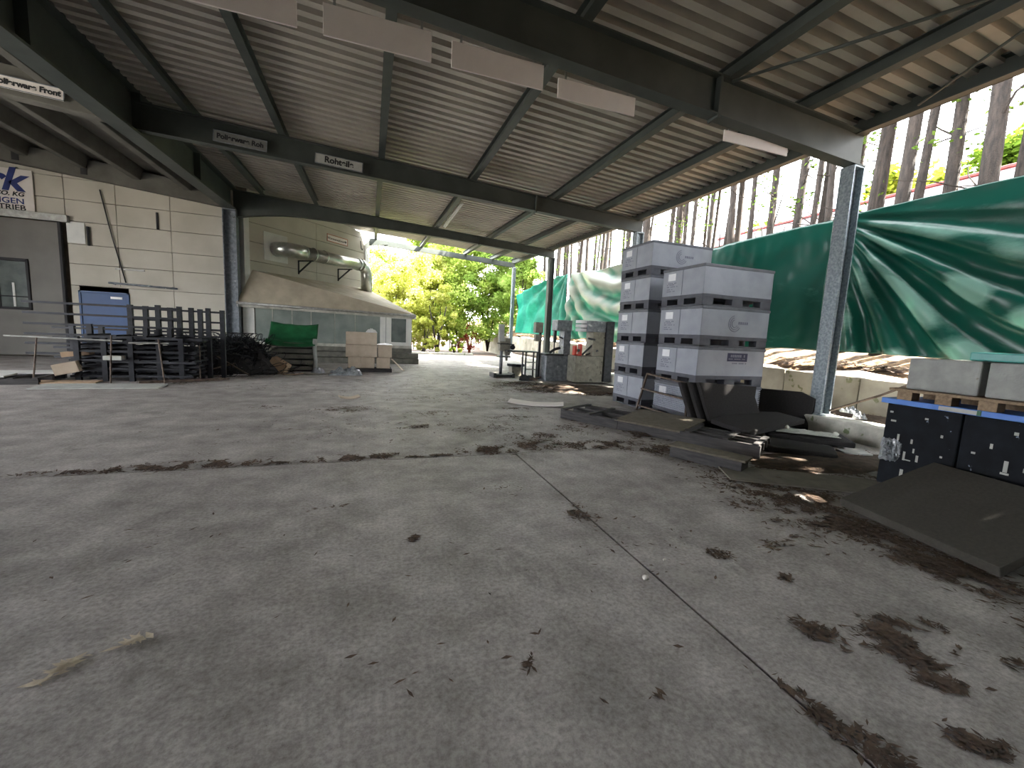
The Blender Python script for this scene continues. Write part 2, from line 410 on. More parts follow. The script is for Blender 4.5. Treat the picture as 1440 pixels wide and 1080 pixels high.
# corrugated roof sheets: ribs run down the slope
def roof(X0, X1, Y0, Y1, zf, pitch=.265, depth=.125):
    b = MB(); prof = [(0, 0), (.46, 0), (.54, depth), (.92, depth)]
    ys = []; y = Y0
    while y < Y1:
        for f, d in prof:
            if y + f * pitch < Y1: ys.append((y + f * pitch, d))
        y += pitch
    nx = 4; vs = []
    for (yy, d) in ys:
        for i in range(nx + 1):
            x = X0 + (X1 - X0) * i / nx; vs.append((x, yy, zf(x, yy) + d))
    fs = [(j * (nx + 1) + i, j * (nx + 1) + i + 1, (j + 1) * (nx + 1) + i + 1, (j + 1) * (nx + 1) + i) for j in range(len(ys) - 1) for i in range(nx)]
    b.add(vs, fs)
    o = b.build('ceiling', 'sheet', solid=.004)
    return struct(o, 'corrugated metal roof sheets', 'roof')
roof(-5.35, 8.55, -8.9, 24.0, lambda x, y: rtop(x, y) + .205)

# ------------------------------------------------------------------ left bay: upper roof, ribs, ring beam
def ltop(x): return 6.55 + .095 * (-5.0 - x)
b = MB()
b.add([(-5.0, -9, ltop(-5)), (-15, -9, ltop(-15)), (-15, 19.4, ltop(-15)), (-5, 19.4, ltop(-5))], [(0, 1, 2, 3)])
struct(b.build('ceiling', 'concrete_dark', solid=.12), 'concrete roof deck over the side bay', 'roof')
for X in (-6.3, -7.8, -9.3, -10.8, -12.3):
    z = ltop(X) - .07
    poly = [(X - .2, -8.9, z), (X + .2, -8.9, z), (X + .11, -8.9, z - .42), (X - .11, -8.9, z - .42)]
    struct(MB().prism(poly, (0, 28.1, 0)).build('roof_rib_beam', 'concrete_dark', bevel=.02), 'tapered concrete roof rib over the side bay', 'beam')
for Y in (12.05, 5.6, -1.2):
    b = MB()
    poly = [(-5.2, Y - .16, 5.72), (-14.9, Y - .16, 6.62), (-14.9, Y - .16, 7.2), (-5.2, Y - .16, 6.3)]
    b.prism(poly, (0, .32, 0))
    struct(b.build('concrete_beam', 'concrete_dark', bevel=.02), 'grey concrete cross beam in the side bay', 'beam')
b = MB()
b.prism([(-5.2, 18.95, 5.78), (-14.9, 18.95, 6.76), (-14.9, 18.95, 7.36), (-5.2, 18.95, 6.38)], (0, .3, 0))
struct(b.build('ring_beam', 'concrete_dark', bevel=.015), 'grey concrete band above the panelled wall', 'beam')
b = MB()
for (x, h) in ((-11.0, .42), (-9.25, .3)): b.bx(x - .09, x + .09, 18.93, 18.97, 5.86 + .1 * (-5.2 - x), 5.86 + .1 * (-5.2 - x) + h)
struct(b.build('ring_beam_notch_trim', 'ink'))

struct(MB().bx(-15.2, 9.0, -9.2, -9.0, 0, 7.4).build('wall_front', 'door_gray'), 'unseen dark wall behind the viewpoint, closing off light', 'wall')  # unseen; put in, and kept dark, to cut light from behind
w = MB(); w.bx(-15.2, -15, -9.2, 19.5, 5.2, 7.6)
w.bx(-15.2, -15, -9.2, 1.0, 0, 5.2); w.bx(-15.2, -15, 12.5, 19.5, 0, 5.2)
for y in (1.0, 6.5, 12.5): w.bx(-15.25, -14.95, y - .2, y + .2, 0, 5.2)
struct(w.build('wall_side', 'panel'), 'unseen side wall, open under a lintel set to shape light', 'wall')  # unseen; closed parts and opening sized to steer light inside
struct(MB().bx(-90, 90, -90, 120, -.75, -.62).build('outer_ground', 'far_ground'))
struct(MB().bx(-60, -15.05, -40, 26.9, -.6, -.02).build('side_yard_ground', 'concrete'))
# panelled wall: concrete planks with open joints
SE = [0, .42, 1.12, 1.84, 2.55, 3.30, 3.97, 4.75, 5.46, 6.18, 6.9]
XS = [-15, -12.6, -10.02, -8.6, -7.0, -5.0]
p = MB()
for i in range(len(SE) - 1):
    for j in range(len(XS) - 1):
        x0, x1, z0, z1 = XS[j], XS[j + 1], SE[i], SE[i + 1]
        if x1 <= -10.0 and z1 < 4.8:                                   # gate opening
            continue
        if i < 4 and x0 < -8.5 and x1 > -10.1 and z0 < 2.3:            # blue door opening
            for a, c in ((x0, -9.78), (-8.38, x1)):
                if c - a > .02: p.bx(a + .008, c - .008, 19.3, 19.45, z0 + .008, z1 - .008)
            if z1 > 2.36: p.bx(-9.78, -8.38, 19.3, 19.45, 2.36, z1 - .008)
            continue
        if x0 == -8.6 and z0 < 2.3:
            p.bx(-8.37, x1 - .008, 19.3, 19.45, z0 + .008, z1 - .008); continue
        p.bx(x0 + .008, x1 - .008, 19.3, 19.45, z0 + .008, z1 - .008)
struct(p.build('wall_left', 'panel', bevel=.006), 'pale panelled wall', 'wall')
struct(MB().bx(-15, -4.5, 19.42, 19.52, 0, 7.3).build('wall_left_backing', 'panel_gap'))
# grey gate with its window
dg = thing('door_2', 'grey sliding gate with a tall window beside the panelled wall', 'gate', (-12.4, 19.2, 0), kind='structure')
MB().bx(-2.5, 2.2, 0, .12, .05, 4.62).build('gate_leaf', 'door_gray', dg)
MB().bx(-2.6, 2.5, -.08, .1, 4.66, 4.9).build('gate_track', 'pale_steel', dg, bevel=.01)
MB().bx(2.2, 2.28, -.03, .1, 0, 4.68).build('gate_post', 'ink', dg, bevel=.01)
fr = MB()
for a in ((.5, 1.36, 1.6, 1.68), (.5, 1.36, 3.22, 3.32), (.5, .58, 1.6, 3.32), (1.28, 1.36, 1.6, 3.32), (.5, 1.36, 2.02, 2.06)): fr.bx(a[0], a[1], -.05, .03, a[2], a[3])
wf = fr.build('window_frame', 'ink', dg, bevel=.015)
MB().bx(.57, 1.29, -.02, .0, 1.67, 3.23).build('pane', 'glass', wf)
MB().bx(.9, .96, -.045, -.03, 1.7, 2.5).build('muntin', 'trim_white', wf)
struct(MB().bx(-10.0, -9.5, 19.26, 19.3, 4.0, 4.72).build('wall_plate_trim', 'trim_white', bevel=.01), 'white plate on the wall beside the gate', 'plate')
struct(MB().tube([(-9.4, 19.24, 3.95), (-9.4, 19.24, 4.6)], .04, 8).build('wall_conduit_trim', 'black_steel'))
# blue door
db = thing('door_1', 'blue steel door in the panelled wall behind the dark racks', 'door', (-9.08, 19.27, 0), kind='structure')
MB().bx(-.66, .66, .0, .06, .02, 2.32).build('door_leaf', 'door_blue', db, bevel=.01)
f = MB(); f.bx(-.72, -.66, -.03, .1, 0, 2.38); f.bx(.66, .72, -.03, .1, 0, 2.38); f.bx(-.72, .72, -.03, .1, 2.32, 2.38); f.build('door_frame', 'door_blue', db)
MB().bx(.18, .52, -.015, 0, 2.14, 2.22).build('door_plate', 'label', db)
MB().tube([(-.55, -.05, 1.02), (-.42, -.05, 1.02)], .014, 8).build('door_handle', 'black_steel', db)
# cable runs on the wall
tag(MB().tube([(-9.0, 19.25, 5.9), (-8.75, 19.25, 4.4), (-8.42, 19.25, 2.75)], .018, 6).build('wall_cable', 'black_steel', smooth=True), 'dark cable hanging down the panelled wall', 'cable')
lr = thing('pipe_rail', 'grey handrail pipe along the panelled wall above the blue door', 'rail', (-7.9, 19.2, 2.68))
MB().tube([(-1.0, 0, .03), (1.05, 0, -.03)], .035, 8).build('pipe', 'machine', lr, smooth=True)
for x in (-.85, .9): MB().bx(x - .02, x + .02, 0, .1, -.03, .03).build('bracket', 'machine', lr)
tag(MB().bx(-8.72, -7.85, 19.26, 19.3, 3.2, 3.25).build('cable_duct', 'pale_steel', bevel=.005), 'short pale cable duct on the panelled wall', 'duct')
tag(MB().bx(-7.42, -7.36, 19.24, 19.3, 4.75, 5.35).build('hanging_pipe_stub', 'ink', bevel=.01), 'short black pipe stub high on the panelled wall', 'pipe')

# banner with the cropped lettering
bn = thing('wall_banner', 'white banner with a bold blue rk over the grey gate', 'banner', (-12.05, 19.23, 5.55))
MB().bx(-1.3, 1.27, 0, .03, -.68, .68).build('banner_sheet', 'sign_white', bn, bevel=.004)
RX = (PI / 2, 0, 0)
text('large_lettering', 'rk', 1.02, 'blue_ink', bn, (1.0, -.01, .3), RX, bold=.03, shear=.28, align='RIGHT', sx=1.12)
text('small_lettering', '& CO. KG', .19, 'ink', bn, (1.03, -.01, -.13), RX, bold=.006, shear=.2, align='RIGHT', sx=1.15)
text('small_lettering', 'RUNGEN', .25, 'blue_ink', bn, (1.03, -.01, -.36), RX, bold=.004, align='RIGHT', sx=1.15)
text('small_lettering', 'BETRIEB', .25, 'ink', bn, (1.05, -.01, -.57), RX, bold=.004, align='RIGHT', sx=1.1)

# diagonal wall with the duct
TH = R(41); DX, DY = math.sin(TH), math.cos(TH)
W0 = Vector((-4.6, 19.3, 0))
WM = Matrix.Translation(W0) @ Matrix.Rotation(PI / 2 - TH, 4, 'Z')       # local x along the wall, local -y towards the hall
p = MB()
for i in range(9):
    z0, z1 = i * .735 - .45, (i + 1) * .735 - .45
    for a, c in ((.12, 3.4), (3.4, 6.6)):
        p.add([WM @ Vector(v) for v in MB().bx(a + .006, c - .006, 0, .15, max(0, z0) + .008, z1 - .008).v], [(0, 2, 3, 1), (4, 5, 7, 6), (0, 1, 5, 4), (2, 6, 7, 3), (0, 4, 6, 2), (1, 3, 7, 5)])
p.prism([WM @ Vector(v) for v in ((.12, 0, 6.17), (6.6, 0, 6.17), (6.6, 0, 6.42), (4.2, 0, 6.66), (.12, 0, 6.66))], WM.to_3x3() @ Vector((0, .15, 0)))
struct(p.build('wall_back', 'panel', bevel=.006), 'pale panelled wall set at an angle, with the steel duct', 'wall')
struct(MB().bx(.1, 6.6, .1, .2, 0, 6.5, WM).build('wall_back_backing', 'panel_gap'))
struct(MB().bx(-.1, .12, -.05, .2, 0, 6.0, WM).build('trim_1', 'trim_white', bevel=.01), 'white corner trim of the duct wall', 'trim')
struct(MB().bx(6.55, 6.85, -.06, .2, 0, 6.35, WM).build('trim_2', 'trim_white', bevel=.01), 'white end post of the duct wall', 'trim')
def atw(name, label, cat, s, z, off=0.0):
    o = thing(name, label, cat); o.matrix_world = WM @ Matrix.Translation((s, -off, z)); return o
du = atw('ventilation_duct', 'shiny steel duct running along the angled wall with an elbow at each end', 'duct', 1.3, 4.6)
MB().bx(-.55, .55, -.03, 0, -.5, .62).build('wall_plate', 'trim_white', du)
pts = [(0, -.02, 0), (0, -.28, 0)] + [(.38 * (1 - math.cos(a)), -.28 - .38 * math.sin(a) * .9, 0) for a in [R(15 * i) for i in range(1, 7)]]
MB().tube(pts + [(.9, -.62, 0)], .29, 20).build('elbow', 'duct', du, smooth=True)
MB().tube([(.9, -.62, 0), (4.3, -.62, .05)], .275, 20).build('straight_pipe', 'duct', du, smooth=True)
pts = [(4.3 + .42 * math.sin(R(15 * i)), -.62, .05 - .42 * (1 - math.cos(R(15 * i)))) for i in range(7)]
MB().tube(pts + [(4.72, -.62, -1.25)], .28, 20).build('elbow', 'duct', du, smooth=True)
for x in (.86, 1.35, 1.95, 4.1, 4.33): MB().tube([(x - .03, -.62, .012 * x), (x + .03, -.62, .012 * x)], .3, 20).build('collar', 'duct', du, smooth=False)
for x in (1.1, 3.4):
    br = MB(); br.bar((x, -.02, -.28), (x, -.02, -.85), .05); br.bar((x, 0, -.28), (x, -.9, -.3), .05); br.bar((x, 0, -.8), (x, -.78, -.3), .05)
    br.build('bracket', 'black_steel', du)
sg = atw('direction_sign', 'small cream sign with a red border and arrow on the angled wall', 'sign', 4.66, 5.7, .03)
MB().bx(-.66, .66, 0, .02, -.17, .17).build('sign_board', 'sign_white', sg)
f = MB()
for a in ((-.66, .66, .14, .17), (-.66, .66, -.17, -.14), (-.66, -.63, -.17, .17), (.63, .66, -.17, .17)): f.bx(a[0], a[1], -.008, 0, a[2], a[3])
f.build('border', 'red_ink', sg)
text('lettering', 'Warenannahme', .16, 'ink', sg, (-.12, -.006, -.01), RX)
MB().prism([(.4, -.004, -.02), (.5, -.004, -.02), (.5, -.004, -.07), (.59, -.004, .0), (.5, -.004, .07), (.5, -.004, .02), (.4, -.004, .02)], (0, .003, 0)).build('arrow', 'ink', sg)
hk = atw('wall_hook', 'thin black hook on the angled wall beside the end post', 'hook', 6.25, 5.75, .0)
MB().tube([(0, -.02, .25), (0, -.06, -.15), (.06, -.06, -.2), (.1, -.06, -.12)], .02, 6).build('hook_rod', 'black_steel', hk)
# gutter bracket where the end rafter meets the wall
struct(MB().bar((-.1, 24.55, 5.95), (.9, 24.55, 6.1), .1, .1).build('bracket_beam', 'steel_green'))

# ------------------------------------------------------------------ lean-to shed against the angled wall
sh = thing('lean_to_shed', 'low grey glazed lean-to with a hipped roof below the steel duct', 'shed', (0, 0, 0))
J0 = Vector((-4.42, 19.45, 3.6)); J1 = WM @ Vector((6.75, -.02, 3.6)); E0 = Vector((-4.85, 18.85, 2.3)); C = Vector((1.95, 19.55, 2.2))
dn = Vector((0, 0, -.07))
for tri in ((J0, E0, C), (J0, C, J1)):
    MB().prism([tuple(v) for v in tri], dn).build('roof_panel', 'shed_roof', sh)
f = MB(); f.bar(E0 + Vector((0, .03, -.1)), C + Vector((0, .03, -.1)), .05, .17); f.bar(C + Vector((0, 0, -.1)), J1 + Vector((.05, 0, -1.5)), .05, .15)
f.build('fascia', 'shed_fascia', sh)
f = MB(); f.tube([E0 + Vector((0, -.06, -.04)), C + Vector((.02, -.06, -.04))], .05, 8); f.build('gutter', 'pale_steel', sh, smooth=True)
def sx(x): return 19.12 + (x + 4.7) * .072
def strip(x0, x1, z0, z1, t0=0, t1=.06):
    return [(x0, sx(x0) + t0, z0), (x1, sx(x1) + t0, z0), (x1, sx(x1) + t1, z0), (x0, sx(x0) + t1, z0)], (0, 0, z1 - z0)
for x0, x1 in ((-4.3, -3.72), (-3.7, -3.02), (-3.0, -2.32), (-2.3, -1.42), (-1.4, -.62), (-.6, .42)):
    q = MB().prism(*strip(x0, x1, .78, 2.1)).build('wall_panel', 'shed_panel', sh)
f = MB()
for x in (-3.71, -3.01, -2.31): f.prism(*strip(x - .015, x + .015, .78, 2.1, -.02, .0))
f.prism(*strip(-4.7, 1.8, .68, .8, -.05, .08))
f.build('frame_rails', 'shed_fascia', sh)
for x0, x1 in ((-4.7, -4.33), (.42, .66), (.68, .86), (1.58, 1.78)):
    MB().prism(*strip(x0, x1, .8, 2.12, -.04, .08)).build('post', 'trim_white', sh)
f = MB(); f.prism(*strip(.86, 1.58, .8, .95, -.03, .06)); f.prism(*strip(.86, 1.58, 2.0, 2.12, -.03, .06)); f.prism(*strip(.86, .9, .95, 2.0, -.03, .06)); f.prism(*strip(1.54, 1.58, .95, 2.0, -.03, .06))
wf = f.build('window_frame', 'trim_white', sh)
MB().prism(*strip(.86, 1.58, .95, 2.0, .0, .02)).build('pane', 'glass', wf)
cu = MB()
for x in (.98, 1.1, 1.3): cu.prism(*strip(x, x + .05, 1.35, 1.85, .045, .05))
cu.build('blind_strip', 'plastic_white', wf)
pl = MB()
for i, (o, z0, z1) in enumerate(((.0, .48, .68), (-.16, .24, .47), (-.3, 0, .23))):
    x1 = 1.82 + (.28 if i else 0)
    pl.prism(*strip(-4.5, x1, z0, z1, o, .3))
pl.build('plinth', 'shed_dark', sh, bevel=.02)
a = Vector((1.8, sx(1.8), 0)); c = J1.copy(); c.z = 0
MB().prism([tuple(a), tuple(c), (c.x - .05, c.y, 0), (a.x - .06, a.y, 0)], (0, 0, 2.1)).build('side_wall', 'shed_panel', sh)

# ------------------------------------------------------------------ signs on and under the beams
for i, (x0, x1, zt, zb, lab) in enumerate(((-1.95, -.8, 5.2, 4.9, 'blank pale board hung under the near beam, cut by the top of the view'),
        (-.53, .7, 5.23, 4.89, 'widest blank board hung under the near beam, above the first purlin'),
        (.95, 2.2, 5.2, 4.89, 'blank pale board under the near beam, third along from the girder'),
        (2.42, 3.66, 5.1, 4.85, 'blank pale board under the near beam, fourth along from the girder'),
        (5.34, 6.72, 4.99, 4.82, 'blank grey board under the near beam, nearest the galvanised column'))):
    t = thing('hanging_board', lab, 'sign', ((x0 + x1) / 2, 5.72, zb), group='blank boards under the near beam')
    h = (x1 - x0) / 2
    MB().bx(-h, h, -.012, .012, 0, zt - zb).build('board', 'sign_white', t, bevel=.004)
    ztop = rtop((x0 + x1) / 2, 5.6) - .57
    for xx in (-h + .12, h - .12): MB().bx(xx - .015, xx + .015, .012, .026, (zt - zb) * .6, rtop((x0 + x1) / 2 + xx, 5.6) - .56 - zb).build('hanger', 'pale_steel', t)
def beam_sign(name, body, x0, x1, z0, z1, y, lab, tilt, size, m='sign_grey'):
    t = thing(name, lab, 'sign', ((x0 + x1) / 2, y, (z0 + z1) / 2)); t.rotation_euler = (0, tilt, 0)
    h = (x1 - x0) / 2; v = (z1 - z0) / 2
    MB().bx(-h, h, 0, .02, -v, v).build('sign_board', m, t, bevel=.003)
    f = MB()
    for a in ((-h, h, v - .015, v), (-h, h, -v, -v + .015), (-h, -h + .015, -v, v), (h - .015, h, -v, v)): f.bx(a[0], a[1], -.006, 0, a[2], a[3])
    f.build('border', 'machine', t)
    text('lettering', body, size, 'ink', t, (0, -.006, 0), RX, bold=.006)
beam_sign('beam_sign', 'Polierware Front', -7.15, -6.0, 5.95, 6.19, 11.82, 'white sign reading Polierware Front on the concrete beam of the side bay', R(4), .15, 'sign_white')
beam_sign('beam_sign', 'Polierware Roh', -3.43, -2.34, 5.62, 5.87, 11.9, 'dim grey sign reading Polierware Roh on the steel rafter near the girder', R(3.5), .15, 'sign_dim')
beam_sign('beam_sign', 'Rohteile', -1.31, -.2, 5.5, 5.74, 11.9, 'grey sign reading Rohteile on the steel rafter', R(3.5), .2)
# fluorescent fitting
lf = thing('fluorescent_lamp', 'long white fluorescent fitting hanging under the roof in the far bay', 'lamp', (2.93, 16.4, 5.86))
MB().bx(-.06, .06, -1.75, 1.75, 0, .07).build('housing', 'trim_white', lf, bevel=.01)
MB().tube([(0, -1.7, -.03), (0, 1.7, -.03)], .022, 10).build('tube', 'plastic_white', lf, smooth=True)
for y in (-1.4, 1.4): MB().tube([(0, y, .06), (0, y, .5 + .03 * y)], .012, 6).build('hanger', 'pale_steel', lf)

# ------------------------------------------------------------------ tarps along the open side
def tarp(name, label, m, y0, y1, top, bot, folds, x=9.3, seed=0, paleness=lambda u, v: 0.0, nx=130, nz=44):
    def fn(u, v):
        y = y0 + (y1 - y0) * u
        zt = top(u); zb = bot(u)
        z = zb + (zt - zb) * v
        P = Vector((u * 3.1 + seed, v * 2.0, seed * 1.7))
        f = folds(u, v)
        return (x + f + .05 * noise.noise(P * 1.3) + .02 * noise.noise(P * 5), y + .03 * noise.noise(P * 2 + Vector((5, 5, 5))), z)
    g = MB().grid(nx, nz, fn)
    o = g.build(name, m, smooth=True, solid=.004)
    at = o.data.attributes.new('fold_tone', 'FLOAT', 'POINT')
    at.data.foreach_set('value', [paleness(i / nx, j / nz) for j in range(nz + 1) for i in range(nx + 1)])
    return tag(o, label, 'tarp', 'green tarps along the open side')
def fan(cu, cv, amp, freq):
    def f(u, v):
        a = math.atan2(v - cv, (u - cu) * 1.6); r = math.hypot((u - cu) * 1.6, v - cv)
        return amp * math.sin(a * freq) * min(1, r * 1.5) * (1.1 - .5 * r)
    return f
struct(MB().bx(8.75, 8.8, -9.2, -1.6, -.2, 6.0).build('wall_light_block', 'tarp_dark'), 'unseen screen added beside the viewpoint to block light', 'wall')  # unseen, added to shut out light from the open side
def near_folds(u, v):                      # folds fan out from the tie at the column, sweeping down along the tarp
    r = math.hypot((1 - u) * 2.9, 1.02 - v); a = math.atan2(1.02 - v, (1 - u) * 2.9 + .02)
    k = min(1, r * 1.6) * max(0, min(1, (a - .12) * 3)) * (1 if u < .9 else max(0, (1 - u) * 10))
    w = math.sin(a * 27 + 1.4 * r + .6 * math.sin(r * 4))
    return .085 * k * (abs(w) ** .7 * (1 if w > 0 else -1)) + .05 * math.sin(u * 5 + 1)
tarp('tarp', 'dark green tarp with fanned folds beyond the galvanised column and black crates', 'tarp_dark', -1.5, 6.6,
     lambda u: 4.27 + .06 * u, lambda u: 1.46 + .06 * u + .03 * math.sin(u * 9), near_folds, seed=1, paleness=lambda u, v: max(0, -near_folds(u, v) / .085 - .55) * 1.7 * (1 - .6 * v) * max(0, .45 + 1.6 * noise.noise(Vector((u * 11, v * 4, 0)))), nx=260, nz=90)  # sheen streaks painted pale along the fold ridges
tarp('tarp', 'smooth dark green tarp between the galvanised column and the grey box stacks', 'tarp_dark', 6.45, 10.6,
     lambda u: 4.33 - .02 * u, lambda u: 1.52 + .03 * math.sin(u * 8), lambda u, v: .06 * math.sin(u * 6 + v * 2), x=9.34, seed=4)
def swag(u, v):
    q = 2 * u - 1; d = (1 - v) + .62 * (q * q - 1) * (-1 if False else 1)
    e = math.sin(d * 21 + .8 * q + .5 * math.sin(q * 9)) * .15 * (1 - .4 * abs(q))
    side = math.sin(u * 46 + v * 7) * .15 * max(0, abs(q) - .35) * (.4 + .6 * (1 - v))
    return e + side
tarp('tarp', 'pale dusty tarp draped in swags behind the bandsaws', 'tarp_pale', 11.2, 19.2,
     lambda u: 4.52 + .12 * u - .1 * math.sin(u * PI), lambda u: 1.48 + .05 * math.sin(u * 11), swag, seed=8, paleness=lambda u, v: .95 * (v - .5) - swag(u, v) * 2.6 + .4 * noise.noise(Vector((u * 14, v * 7, 3))), nx=200, nz=90)
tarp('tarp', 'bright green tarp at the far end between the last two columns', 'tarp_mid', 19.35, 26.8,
     lambda u: 4.66 - .75 * max(0, u - .3), lambda u: 1.55 + .1 * u, lambda u, v: fan(.0, 1.1, .16, 18)(u, v) + .06 * math.sin(u * 30 + v * 6), seed=12, paleness=lambda u, v: -fan(.0, 1.1, 1.0, 18)(u, v) * .5)

# ------------------------------------------------------------------ grey pallet boxes
def pallet_box(L, W, label, group, print_kind='ring', ribbed=False):
    t = thing('pallet_box', label, 'crate', group=group)
    b = MB()
    for x in (-L / 2 + .13, 0, L / 2 - .13):
        for y in (-W / 2 + .09, 0, W / 2 - .09): b.bx(x - .13, x + .13, y - .09, y + .09, .03, .15)
    for y in (-W / 2 + .09, 0, W / 2 - .09): b.bx(-L / 2, L / 2, y - .09, y + .09, 0, .035)
    b.bx(-L / 2, -L / 2 + .2, -W / 2, W / 2, 0, .035); b.bx(L / 2 - .2, L / 2, -W / 2, W / 2, 0, .035)
    b.bx(-L / 2 - .005, L / 2 + .005, -W / 2 - .005, W / 2 + .005, .145, .215)
    b.build('pallet_base', 'box_base', t, bevel=.008)
    b = MB()
    if ribbed:
        b.bx(-L / 2 + .02, L / 2 - .02, -W / 2 + .02, W / 2 - .02, .215, .71)
        for i in range(13):
            z = .235 + i * .037; b.bx(-L / 2, L / 2, -W / 2, W / 2, z, z + .022)
        for i in range(24):
            y = -W / 2 + W * (i + .5) / 24; b.bx(-L / 2 - .004, -L / 2 + .02, y - .008, y + .008, .22, .71)
    else:
        b.bx(-L / 2 + .012, L / 2 - .012, -W / 2 + .012, W / 2 - .012, .215, .712)
        for s in (-1, 1):
            b.bx(s * L / 2 - (.012 if s > 0 else -.0), s * L / 2 + (.0 if s > 0 else .012), -W / 2, -.012, .215, .712)
            b.bx(s * L / 2 - (.012 if s > 0 else -.0), s * L / 2 + (.0 if s > 0 else .012), .004, W / 2, .215, .712)
            b.bx(-L / 2, L / 2, s * W / 2 - (.012 if s > 0 else 0), s * W / 2 + (0 if s > 0 else .012), .215, .712)
    b.build('box_body', 'box_grey', t, bevel=.004)
    b = MB(); b.bx(-L / 2 - .012, L / 2 + .012, -W / 2 - .012, W / 2 + .012, .705, .76)
    b.build('lid', 'box_lid', t, bevel=.01)
    lab = MB().bx(-L / 2 - .004, -L / 2, .2, .42, .52, .66).build('label', 'label', t)
    pr = MB()
    for i, (w, z) in enumerate(((.3, .46), (.22, .43), (.34, .39), (.18, .34), (.26, .3))):
        n = int(w / .035)
        for q in range(n):
            if (q * 7 + i * 3) % 5: pr.bx(-L / 2 - .003, -L / 2 + .001, .44 - q * .035 - .024, .44 - q * .035, z, z + .02)
    pr.build('print_lettering', 'print', t)
    if print_kind == 'ring':
        g = MB()
        for r in (.07, .11, .15):
            a0, a1 = (R(100), R(330))
            pts = [(-.03 + r * math.cos(a0 + (a1 - a0) * i / 14), -W / 2 - .002, .46 + r * math.sin(a0 + (a1 - a0) * i / 14)) for i in range(15)]
            g.tube(pts, .006, 4)
        for q in range(5): g.bx(.06 + q * .05, .095 + q * .05, -W / 2 - .003, -W / 2 + .001, .45, .5)
        g.build('logo_lettering', 'print', t)
    elif print_kind == 'navy':
        g = MB().bx(-.12, .38, -W / 2 - .004, -W / 2, .5, .66).build('label', 'label_dark', t)
        pr = MB()
        for rrow, (z, hgt, n) in enumerate(((.58, .05, 9), (.535, .022, 15))):
            for q in range(n):
                if (q * 5 + rrow) % 7: pr.bx(-.09 + q * .42 / n, -.09 + (q + .7) * .42 / n, -W / 2 - .006, -W / 2 - .004, z, z + hgt)
        pr.build('label_text', 'print', g)
        h = MB()
        for q in range(12):
            if q % 5: h.bx(-.02 + q * .033, .004 + q * .033, -W / 2 - .003, -W / 2, .45, .475)
        h.build('logo_lettering', 'print', t)
    return t
G1, G2 = 'grey boxes of the four-high stack', 'grey boxes of the five-high stack'
BL, BW = 1.66, 1.16
proto = pallet_box(BL, BW, 'second grey pallet box from the top of the four-high stack, with a ring logo', G1)
proto.location = (6.62, 6.87, 1.52); proto.rotation_euler = (0, 0, R(.4))
topb = pallet_box(BL, BW, 'top grey pallet box of the nearer four-high stack', G1, 'none'); topb.location = (6.61, 6.87, 2.28); topb.rotation_euler = (0, 0, R(-.5))
nv = pallet_box(BL, BW, 'grey pallet box with a dark navy label, third from the top of the nearer stack', G1, 'navy'); nv.location = (6.63, 6.88, .76); nv.rotation_euler = (0, 0, R(.3))
rb = pallet_box(BL, BW, 'ribbed pale box at the foot of the nearer stack, behind the thin metal frame', G1, 'none', ribbed=True); rb.location = (6.62, 6.87, 0)
five = ['lowest grey box of the five-high stack, standing on the floor', 'second grey box from the floor in the five-high stack', 'middle grey box of the five-high stack',
        'second grey box from the top of the five-high stack', 'top grey box of the five-high stack, touching the trees in view']
for i, lab in enumerate(five):
    src = topb if i in (0, 3) else proto
    dup(src, lab, (6.77 + .02 * ((i * 3) % 3 - 1), 8.66 + .015 * ((i * 5) % 3 - 1), i * .79 - (.0 if i == 0 else .03 * i)), R((.6, -.5, .4, -.3, .5)[i]), G2)

# thin metal frame leaning in front of the nearer stack
fr = thing('bed_frame', 'thin rusty metal frame leaning in front of the ribbed box', 'frame', (5.5, 6.95, 0))
f = MB(); A0 = (.0, .66, 0.08); A1 = (.12, .55, .88); B0 = (.1, -.72, 0.08); B1 = (.14, -.66, .82)
f.bar(A0, A1, .035); f.bar(B0, B1, .035)
f.build('leg_bars', 'rust', fr)
f = MB(); f.bar(A1, B1, .045, .03); f.bar((.06, .62, .55), (.1, -.72, .52), .05, .03); f.bar((.02, .64, .18), (.08, -.72, .16), .035, .03)
f.build('rails', 'rust', fr)
# charcoal slabs leaning on the nearer stack
for i, (x, y, lab) in enumerate(((5.86, 5.78, 'outer charcoal mat leaning on the ribbed box, full face showing'), (5.74, 5.88, 'middle charcoal mat of the leaning three, edge showing'),
                                 (5.62, 5.98, 'inner charcoal mat of the leaning three, against the ribbed box'))):
    poly = [(0, 0), (1.15, -.0), (1.18, .3), (1.08, .62), (1.14, .82), (-.27, .9 - .01 * i), (-.16, .5)]
    o = tag(MB().prism([(px, 0, pz) for px, pz in poly], (0, .085, 0)).build('leaning_mat', 'foam2', bevel=.015), lab, 'mat', 'charcoal mats leaning on the stack')
    o.location = (x, y, .01); o.rotation_euler = (R(-12), 0, R(2 - i * 2))
o = tag(MB().prism([(-.62, 0, 0), (.6, 0, 0), (.62, 0, .62), (.35, 0, .72), (-.5, 0, .68), (-.66, 0, .5)], (0, .08, 0)).build('leaning_mat', 'foam2', bevel=.02),
    'charcoal mat standing against the kerb behind the dark pallets', 'mat', 'charcoal mats leaning on the stack')
o.location = (7.84, 6.2, .02); o.rotation_euler = (R(-8), 0, R(-78))

